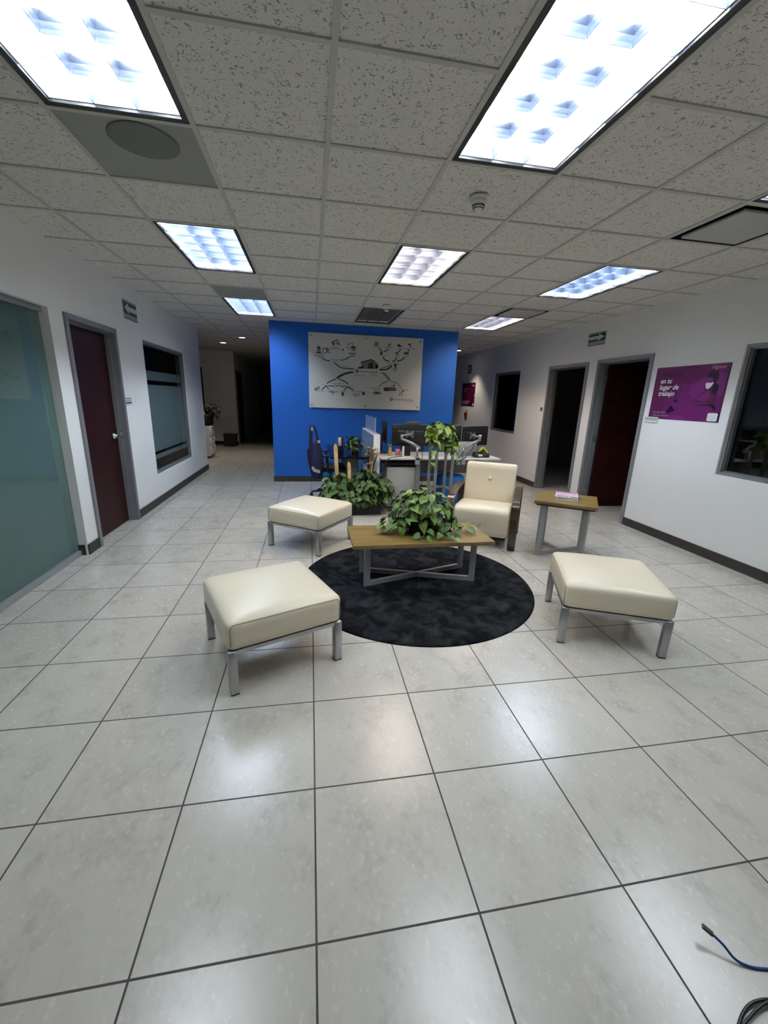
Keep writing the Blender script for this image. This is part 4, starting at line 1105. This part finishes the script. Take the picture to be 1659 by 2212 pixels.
# exit route signs
def exit_sign(side, y, z, w_, h_, flip, label):
    T = plate_T(side, y, z)
    r = thing('exit_route_sign', label, 'sign', (0, 0, 0))
    MB().prism([(0, 0), (w_, 0), (w_, h_), (0, h_)], .0005, .005, M['sgrey'], T=T).build('plate', r)
    p = MB()
    def fx(pts): return [((w_-x) if flip else x, yy) for x, yy in pts]
    e = .008
    p.poly(fx([(e, .058), (w_-e, .058), (w_-e, h_-.022), (e, h_-.022)]), M['sgreen'], .0056, T=T)
    p.poly(fx([(e, h_-.016), (w_-e, h_-.016), (w_-e, h_-e), (e, h_-e)]), M['sgreen'], .0056, T=T)
    p.poly(fx([(e, e), (w_-e, e), (w_-e, .018), (e, .018)]), M['sgreen'], .0056, T=T)
    cy = (.058+h_-.022)/2; hh = (h_-.08)/2
    p.poly(fx([(.012, cy-hh*.42), (w_*.62, cy-hh*.42), (w_*.60, cy-hh*.92), (w_-.03, cy), (w_*.60, cy+hh*.92), (w_*.62, cy+hh*.42), (.012, cy+hh*.42)]), M['sgrey'], .0064, T=T)
    p.text('RUTA DE EVACUACION', w_/2, .027, .034, M['sgreen'], .0058, align='CENTER', width=w_*.9, T=T, bold=.001)
    p.build('print', r)
exit_sign('L', 4.79, 2.325, .40, .21, True, 'green evacuation sign with a left pointing arrow, between brown door and office window')
exit_sign('R', 5.20, 2.362, .39, .185, False, 'green evacuation sign with a right pointing arrow, above the open doorways')

# name plates
def plaque(side, y, z, w_, h_, label, dark=True):
    T = plate_T(side, y, z); r = thing('name_plate', label, 'name plate', (0, 0, 0))
    MB().prism([(0, 0), (w_, 0), (w_, h_), (0, h_)], .0005, .008, M['white'], T=T).build('holder', r)
    b = MB()
    for zz, t in ((.75, .05), (.5, .04)): b.poly([(.006, h_*zz-h_*t), (w_-.006, h_*zz-h_*t), (w_-.006, h_*zz+h_*t), (.006, h_*zz+h_*t)], M['inkg'], .0085, T=T)
    if dark: b.poly([(.01, .012), (w_-.0, .012), (w_-.0, .026), (.01, .026)], M['ink'], .0088, T=T)
    b.build('insert', r)
plaque('L', 4.53, 1.365, .165, .085, 'small white name plate beside the brown door frame')
plaque('R', 3.815, 1.345, .20, .068, 'small white name plate overlapping the corner of the large purple poster', False)

# large purple poster
T = plate_T('R', 3.772, 1.395)
W_, H_ = .925, .585
po = thing('poster', 'large purple hygiene poster beside the open doorway', 'poster', (0, 0, 0))
MB().prism([(0, 0), (W_, 0), (W_, H_), (0, H_)], .0005, .003, M['purple3'], T=T).build('sheet', po)
p = MB()
blob = [(.24, 0.001), (.195, .1), (.2, .2), (.25, .27), (.33, .30), (.34, .36), (.4, .40), (.5, .385), (.6, .43), (.72, .50), (.85, .52), (.924, .50), (.924, .001)]
p.poly([(q.x, q.y) for q in smooth_path([(*b_, 0) for b_ in blob[1:-2]], 5)]+[(.924, .001), (.24, .001)], M['purple'], .0034, T=T)
p.blob([(.50, .34), (.60, .42), (.72, .475), (.85, .50), (.90, .40), (.88, .25), (.72, .205), (.58, .23)], M['purple2'], .0037, T=T)
p.poly([(.3, .001), (.36, .06), (.48, .04), (.56, .001)], M['purple2'], .0037, T=T)
p.poly([(.23, .07), (.30, .16), (.37, .105), (.25, .05)], M['purpled'], .004, T=T)
p.poly([(.355, .36), (.361, .36), (.341, .23), (.335, .23)], M['purpled'], .004, T=T)
p.blob([(.325, .215), (.355, .224), (.385, .222), (.372, .202), (.345, .192)], M['purpled'], .0041, T=T)
p.blob([(.38, .355), (.41, .34), (.42, .318), (.405, .325)], M['purpled'], .0041, T=T)
p.blob([(.57, .215), (.62, .25), (.665, .30), (.71, .345), (.77, .355), (.82, .33), (.85, .26), (.845, .2), (.76, .185), (.66, .195)], M['purple3'], .004, T=T)
p.blob([(.615, .225), (.67, .275), (.72, .315), (.76, .30), (.765, .24), (.70, .21)], M['purple2'], .0042, T=T)
p.blob([(.58, .19), (.63, .178), (.70, .172), (.76, .182), (.82, .185), (.855, .16), (.87, .12), (.84, .118), (.81, .15), (.75, .165), (.68, .160)], M['purpled'], .0044, T=T)
p.blob([(.715, .46), (.70, .42), (.712, .385), (.75, .365), (.785, .39), (.80, .44), (.77, .475)], M['purple2'], .0044, T=T)
p.blob([(.69, .455), (.705, .50), (.75, .522), (.80, .505), (.82, .455), (.805, .41), (.795, .395), (.83, .375), (.842, .325), (.82, .285), (.785, .295), (.78, .34), (.77, .385), (.765, .43), (.74, .45)], M['purpled'], .0047, T=T)
p.blob([(.69, .395), (.692, .365), (.705, .338), (.735, .338), (.765, .372), (.775, .40), (.74, .396)], M['paper'], .0051, T=T)
p.text('Aplica 5´S', .085, .48, .085, M['purpled'], .0044, .2, T=T, width=.30, bold=.002)
p.text('en tu', .085, .405, .078, M['paper'], .0046, .25, T=T, width=.16, bold=.002)
p.text('lugar de', .085, .335, .078, M['paper'], .0046, .25, T=T, width=.27, bold=.002)
p.text('trabajo', .085, .265, .078, M['paper'], .0046, .25, T=T, width=.225, bold=.002)
p.text('Higiene', .715, .536, .048, M['paperp'], .0046, .25, T=T, width=.155)
p.text('Evita dejar objetos', .06, .068, .03, M['paperp'], .0046, .2, T=T, width=.19)
p.text('encima de tu escritorio', .06, .033, .03, M['paperp'], .0046, .2, T=T, width=.235)
p.poly([(.80, 0), (.925, 0), (.925, .105), (.80, .08)], M['purpled'], .0042, T=T)
p.poly([(.79, .015), (.80, .008), (.895, .008), (.905, .016), (.905, .085), (.897, .092), (.80, .092), (.79, .084)], M['paper'], .005, T=T)
p.build('print', po)

# far maroon poster and signs
T = plate_T('R', 10.45, 1.39)
pf = thing('poster', 'small maroon poster on the far wall past the blue wall', 'poster', (0, 0, 0))
MB().prism([(0, 0), (.93, 0), (.93, .59), (0, .59)], .0005, .003, M['maroon'], T=T).build('sheet', pf)
p = MB()
for x, y_, w_, h_ in ((.12, .43, .3, .03), (.12, .37, .2, .03), (.06, .12, .55, .015), (.06, .09, .5, .015), (.06, .06, .45, .015), (.74, .5, .12, .03)): p.poly([(x, y_), (x+w_, y_), (x+w_, y_+h_), (x, y_+h_)], M['paperp'], .0036, T=T)
p.poly([(.82, .02), (.9, .02), (.9, .08), (.82, .08)], M['paper'], .0036, T=T); p.poly([(.86, .28), (.91, .3), (.9, .24)], M['paper'], .0036, T=T)
p.build('print', pf)
T = plate_T('R', 10.14, 2.215)
sf = thing('safety_sign', 'small dark red safety sign high on the far wall', 'sign', (0, 0, 0))
MB().prism([(0, 0), (.25, 0), (.25, .21), (0, .21)], .0005, .004, M['inkr'], T=T).build('plate', sf)
MB().poly([(.07, .09), (.18, .09), (.18, .17), (.07, .17)], M['sgrey'], .0046, T=T).poly([(.05, .05), (.2, .05), (.2, .07), (.05, .07)], M['sgrey'], .0046, T=T).build('print', sf)
T = plate_T('R', 10.13, 1.05)
sg = thing('hanging_tag', 'small red tag on a tan strip below the maroon poster', 'tag', (0, 0, 0))
MB().prism([(.09, 0), (.15, 0), (.15, .25), (.09, .25)], .0005, .006, M['tan'], T=T).build('strip', sg)
MB().prism([(.04, .06), (.2, .06), (.2, .18), (.04, .18)], .0062, .03, M['red'], T=T).build('tag_body', sg)
T = plate_T('R', 6.30, 1.39)
sw = thing('light_switch', 'small brown wall switch near the far open doorway', 'switch', (0, 0, 0))
MB().prism([(0, 0), (.07, 0), (.07, .07), (0, .07)], .0005, .008, M['tan'], T=T).build('plate', sw)
MB().prism([(.025, .02), (.05, .02), (.05, .055), (.025, .055)], .008, .014, M['ink'], T=T).build('rocker', sw)

# acrylic board with the printed diagram on the blue wall
BX, BZ, BW, BH = -.014, 1.332, 2.0, 1.228
bo = thing('wall_board', 'large white acrylic board with a printed diagram on the blue wall', 'board', (0, 0, 0))
T = plate_T('B', BX, BZ)
MB().prism([(0, 0), (BW, 0), (BW, BH), (0, BH)], .02, .026, M['board'], T=T).build('panel', bo)
for x in (.045, .985, 1.945):
    for y_ in (.05, BH-.05):
        MB().lathe([(.013, .0005), (.013, .02)], M['alu'], 16, T=T @ Matrix.Translation((x, y_, 0))).lathe([(.015, .0262), (.015, .031), (.011, .034), (0, .034)], M['grey'], 16, T=T @ Matrix.Translation((x, y_, 0))).build('standoff', bo)
p = MB(); ZI = .0266
# crop pixel (u across 0..1659 of the 300 px view, v down) -> board coordinates
def bd_(u, v):
    x = (u-137-(v-100)*.024)/1365*BW; top = 100+(u-137)*.0545
    return (x, BH-(v-top)/892*BH)
def S_(pts, wd, m_=None, n_=6): p.stroke([tuple(q)[:2] for q in smooth_path([(*bd_(*q), 0) for q in pts], n_)], wd*1.25, m_ or M['ink'], ZI, T=T)
def P_(pts, m_=None, dz=0): p.poly([bd_(*q) for q in pts], m_ or M['ink'], ZI+.0003+dz, T=T)
def E_(u, v, r_, m_=None, dz=0, n_=14): x, y_ = bd_(u, v); p.poly(circ(x, y_, r_, n_), m_ or M['ink'], ZI+.0003+dz, T=T)
def R_(u, v, r_, wd, m_=None): x, y_ = bd_(u, v); p.stroke(circ(x, y_, r_, 16)+[(x+r_, y_)], wd, m_ or M['ink'], ZI, T=T)
def X_(s, u, v, size, w_=None, m_=None, rot=0.0): x, y_ = bd_(u, v); p.text(s, x, y_, size, m_ or M['ink'], ZI, T=T, width=w_, rot=rot, bold=size*.012)
for q, wd in (([(298, 402), (340, 425), (395, 437)], .012), ([(520, 433), (580, 415), (625, 388)], .012), ([(437, 450), (500, 505), (590, 530), (680, 533)], .013),
              ([(985, 548), (1060, 545), (1110, 525), (1140, 495)], .02), ([(1000, 530), (1060, 515), (1125, 490)], .01),
              ([(965, 280), (985, 310), (1010, 325)], .013), ([(1080, 295), (1060, 320), (1025, 326)], .013), ([(1228, 300), (1222, 318), (1205, 335)], .013), ([(1340, 305), (1335, 315), (1322, 325)], .013),
              ([(1022, 392), (1050, 430), (1105, 450)], .015), ([(1188, 398), (1175, 430), (1140, 450)], .015), ([(1290, 398), (1250, 430), (1195, 448)], .015),
              ([(680, 572), (590, 590), (520, 620), (480, 652)], .019), ([(660, 565), (570, 580), (510, 610), (470, 640)], .01), ([(468, 652), (400, 680), (362, 708)], .014), ([(502, 655), (570, 682), (620, 722)], .014),
              ([(355, 735), (325, 760), (303, 778)], .015), ([(357, 735), (372, 755), (382, 778)], .012), ([(620, 752), (590, 770), (568, 792)], .014), ([(618, 752), (650, 775), (690, 793)], .014),
              ([(1092, 692), (1030, 715), (988, 757)], .01)):
    S_(q, wd)
S_([(1000, 580), (1060, 620), (1110, 690)], .018, M['inko']); S_([(1030, 585), (1075, 615), (1125, 680)], .013); S_([(1130, 688), (1210, 715), (1272, 780)], .016, M['inko'])
# building
P_([(755, 452), (880, 418), (925, 440), (970, 480), (968, 525), (890, 535), (810, 520), (770, 500)], M['inkg']); P_([(720, 515), (790, 495), (800, 522), (760, 527)])
P_([(755, 450), (880, 416), (928, 440), (920, 447), (878, 428), (762, 462)], None, .0003); P_([(850, 470), (905, 450), (910, 525), (850, 530)], None, .0003)
for v in (475, 495, 512): S_([(790, v), (850, v-4)], .006); S_([(905, v-6), (965, v+4)], .006)
E_(952, 510, .03); P_([(720, 522), (965, 528), (960, 536), (725, 530)], None, .0002)
# logos and captions
def diamond(u, v, r_, m_=None):
    x, y_ = bd_(u, v)
    p.poly([(x-r_, y_), (x, y_-r_), (x+r_, y_), (x, y_+r_)], m_ or M['inkg'], ZI+.0003, T=T); q = r_*.45
    p.poly([(x-q, y_+r_*.1), (x, y_-q+r_*.1), (x+q, y_+r_*.1), (x, y_+q+r_*.1)], M['paper'], ZI+.0006, T=T)
diamond(718, 560, .038, M['ink']); X_('Vianthan Canevalle', 757, 574, .048, .315); X_('VC Group', 727, 618, .03, .13); diamond(704, 610, .022)
diamond(903, 615, .022); X_('Vizza', 927, 626, .03, .065); diamond(1155, 915, .036, M['ink']); X_('VC Automotive Group', 1190, 930, .042, .355); X_('Business partner', 1340, 956, .018, .13)
X_('automotive group', 868, 592, .014, .145, M['inkg'])
for s, u, v, sz, w_ in (('Documentacion', 200, 372, .026, .19), ('Basica II', 250, 390, .026, .1), ('Control', 400, 278, .026, .13), ('Administrativo', 393, 294, .026, .18), ('Datos II', 628, 388, .026, .085), ('Desarrollo de', 393, 420, .024, .18), ('Software', 430, 440, .024, .1),
                        ('Mano de Obra', 900, 273, .02, .15), ('Maquinaria', 1038, 284, .022, .14), ('Medicion', 1190, 293, .022, .1), ('Medio Ambiente', 1290, 299, .022, .19), ('Materiales', 980, 381, .022, .1), ('Procesos', 1165, 386, .022, .085), ('Sistemas', 1273, 390, .022, .095), ('Comercializacion', 1063, 475, .026, .24),
                        ('Tecnologia', 295, 727, .022, .1), ('Innovacion', 420, 707, .022, .21), ('Soluciones', 598, 748, .022, .125), ('Robotica', 260, 798, .022, .11), ('I+D', 368, 800, .024, .04), ('Calidad', 532, 808, .024, .09), ('Lean Service', 652, 812, .024, .19),
                        ('Distribucion', 900, 778, .024, .17), ('Alianzas', 922, 796, .024, .11), ('Linea', 1215, 802, .022, .07), ('productiva', 1275, 802, .026, .12)):
    X_(s, u, v, sz, w_)
X_('Ingenieria & Desarrollo', 468, 470, .026, .33, None, -.28)
# little drawings
P_([(405, 215), (470, 185), (510, 248), (440, 240), (435, 258)]); P_([(430, 215), (468, 200), (490, 236), (445, 236)], M['paper'], .0003); P_([(405, 218), (418, 222), (440, 255), (428, 258)], M['inkr'], .0005); P_([(450, 220), (472, 212), (480, 230), (455, 234)], M['inkg'], .0006)
E_(258, 280, .026); P_([(225, 345), (240, 330), (280, 330), (292, 346)]); E_(262, 312, .024, M['inkg']); R_(262, 312, .036, .008); R_(285, 315, .05, .007)
P_([(310, 285), (372, 280), (378, 310), (345, 345), (305, 345)], M['inkg']); P_([(320, 305), (335, 295), (345, 330), (318, 338)], M['paper'], .0003); S_([(395, 300), (360, 330), (390, 335), (350, 348)], .005)
S_([(598, 300), (600, 240), (660, 225), (658, 275)], .008, None, 1); P_([(620, 270), (665, 258), (705, 280), (668, 322)], M['inkg']); P_([(632, 268), (660, 262), (680, 275), (650, 285)], None, .0003); S_([(600, 275), (650, 318), (690, 318)], .006, None, 1); P_([(530, 300), (545, 288), (550, 315), (535, 318)]); P_([(600, 340), (690, 345), (690, 362), (620, 358)], M['inkg']); P_([(628, 372), (680, 374), (680, 386), (630, 385)], M['inkg'])
R_(935, 238, .034, .012); E_(935, 238, .016); R_(1097, 245, .016, .008); S_([(1078, 240), (1088, 262), (1080, 275)], .01); E_(1205, 255, .02); E_(1222, 262, .017); R_(1240, 265, .009, .005); P_([(1318, 235), (1348, 232), (1350, 250), (1320, 252)]); S_([(1345, 250), (1355, 280)], .012)
E_(1000, 350, .024); P_([(1172, 335), (1205, 333), (1212, 368), (1170, 366)], M['inkg']); S_([(1170, 368), (1190, 335), (1212, 368)], .008, None, 1); P_([(1275, 335), (1335, 332), (1335, 368), (1278, 366)], M['inkg']); P_([(1282, 345), (1328, 344), (1328, 358), (1282, 358)], None, .0003); P_([(1300, 348), (1315, 348), (1315, 355), (1300, 355)], M['inkr'], .0005)
E_(1180, 495, .026); S_([(1180, 515), (1165, 535), (1152, 558)], .01); S_([(1180, 515), (1195, 540), (1175, 568)], .01)
R_(235, 773, .024, .01); R_(265, 755, .018, .01); E_(237, 773, .014, M['inkg'])
S_([(376, 735), (420, 738), (445, 742)], .012); S_([(470, 737), (500, 737)], .01); S_([(525, 742), (560, 745), (590, 742)], .012)
for u in (458, 512): P_([(u-12, 748), (u-8, 715), (u+6, 712), (u+14, 748)], M['inkg']); P_([(u-6, 742), (u-2, 722), (u+4, 722), (u+8, 742)], M['paper'], .0003)
for a_, b_ in (((390, 806), (425, 812)), ((410, 790), (425, 810)), ((442, 790), (436, 812)), ((440, 815), (492, 808)), ((432, 815), (432, 848))): S_([a_, b_], .009, None, 1)
E_(432, 815, .016, M['inkg']); E_(553, 832, .027); E_(553, 830, .012, M['inkg'], .0004); P_([(540, 865), (546, 845), (562, 845), (572, 862), (556, 860)])
for v in (835, 848, 860): P_([(680, v), (762, v-2), (762, v+4), (680, v+6)], M['inkg'])
P_([(785, 835), (797, 815), (820, 822), (824, 845), (808, 860), (790, 852)])
P_([(915, 835), (945, 812), (985, 815), (1008, 815), (1025, 855), (985, 848), (955, 858)], M['inkg']); P_([(945, 822), (985, 822), (990, 840), (955, 845)], M['ink'], .0003)
P_([(1048, 780), (1062, 766), (1130, 768), (1205, 770), (1205, 810), (1060, 812)]); P_([(1110, 778), (1200, 778), (1200, 800), (1112, 800)], M['inkg'], .0003); R_(1165, 765, .022, .008); E_(1178, 742, .014)
P_([(1282, 808), (1305, 808), (1305, 828), (1284, 828)]); S_([(1265, 828), (1258, 850), (1248, 882)], .008); S_([(1272, 828), (1282, 850), (1280, 882)], .008)
p.build('print', bo)

# ------------------------------------------------------------------ far corner: copier, plant, papers, bin
co = thing('copier', 'white office copier with black top in the dim corridor', 'copier', (-2.68, 9.93, 0))
MB().rbox(-.3, .3, -.28, .28, .04, .76, .015, M['white'], seg=2).build('body', co)
MB().box(-.29, .29, -.27, .27, 0, .04, M['black']).build('base', co)
MB().rbox(-.32, .31, -.27, .29, .76, 1.02, .02, M['black'], seg=2).build('scanner_unit', co)
for z0, z1 in ((.08, .28), (.30, .48), (.50, .74)):
    dr = MB().rbox(.301, .318, -.26, .26, z0, z1, .004, M['white'], seg=1).build('paper_drawer', co); MB().box(.318, .324, -.06, .06, z1-.05, z1-.03, M['ink']).build('drawer_grip', dr)
tag(MB().box(.0-2.95, -2.5, 9.70, 9.98, 1.0205, 1.075, M['paper']).build('paper_stack'), 'stack of white paper on the copier', 'paper')
pl2 = thing('potted_plant', 'dry brownish trailing plant on the copier', 'plant', (-2.5, 10.12, 1.0205))
MB().lathe([(.06, 0), (.08, .1), (.07, .1), (0, .09)], M['blackm'], 20).build('pot', pl2)
b, st = foliage([((0.05, 0, .12), (.28, .18, .13), 1, .0), ((.22, -.05, .0), (.1, .1, .12), .25, -.15)], 170, .07, M['leafb'], jitter=.5)
b.build('foliage', pl2); st.build('stems', pl2)
bn = thing('waste_bin', 'black waste bin against the end wall of the corridor', 'waste bin', (-2.35, 12.2, 0))
def frus(b, w0, d0, w1, d1, z0, z1, m_):
    return b.add([(s*w0/2, t*d0/2, z0) for s, t in ((-1, -1), (1, -1), (1, 1), (-1, 1))]+[(s*w1/2, t*d1/2, z1) for s, t in ((-1, -1), (1, -1), (1, 1), (-1, 1))], [(3, 2, 1, 0), (4, 5, 6, 7), (0, 1, 5, 4), (1, 2, 6, 5), (2, 3, 7, 6), (3, 0, 4, 7)], m_)
frus(MB(), .30, .22, .36, .28, 0, .34, M['black']).build('body', bn)
MB().box(-.19, .19, -.15, .15, .34, .37, M['black']).build('rim', bn)
tag(MB().box(-4.1, -3.1, 12.57, 12.599, 1.09, 2.22, M['blackm']).box(-4.06, -3.14, 12.569, 12.57, 1.13, 2.18, M['black']).build('notice_board'), 'black edged board on the dim end wall behind the copier', 'board')

# poster sheet inside the glass fronted office
tag(MB().box(-3.0, -2.37, 3.274, 3.2795, 1.42, 2.05, M['paper']).build('wall_paper_sheet'), 'pale sheet taped to the wall inside the glass fronted office', 'paper')

# ------------------------------------------------------------------ cables on the near floor
bc = thing('network_cable', 'blue network cable with a dark plug on the near floor', 'cable', (0, 0, 0))
MB().tube(smooth_path([(1.150, -.172, .038), (1.168, -.195, .027), (1.185, -.222, .010), (1.215, -.240, .0045), (1.26, -.252, .004), (1.36, -.27, .004), (1.5, -.30, .004)], 6), .0036, M['bluec'], 8).build('jacket', bc)
T = frame((1.150, -.172, .038), (.62, -.66, -.3), (.5, .6, -.1))
MB().box(-.024, .004, -.006, .006, -.004, .004, mat('clear_plug', (60, 58, 60), .25), T=T).build('plug', bc)
cable('charger_cable', [(1.03, -.375, .0042), (1.058, -.342, .0042), (1.074, -.330, .0042), (1.102, -.316, .0045), (1.135, -.306, .007), (1.168, -.304, .009), (1.195, -.307, .010), (1.235, -.315, .010), (1.245, -.325, .010), (1.215, -.3185, .011), (1.185, -.312, .0125), (1.15, -.3165, .0125), (1.11, -.3265, .0125), (1.075, -.338, .0125), (1.05, -.36, .010), (1.02, -.40, .0042)], .0042, M['cable'], 'black cable looped on the near floor below the blue cable')
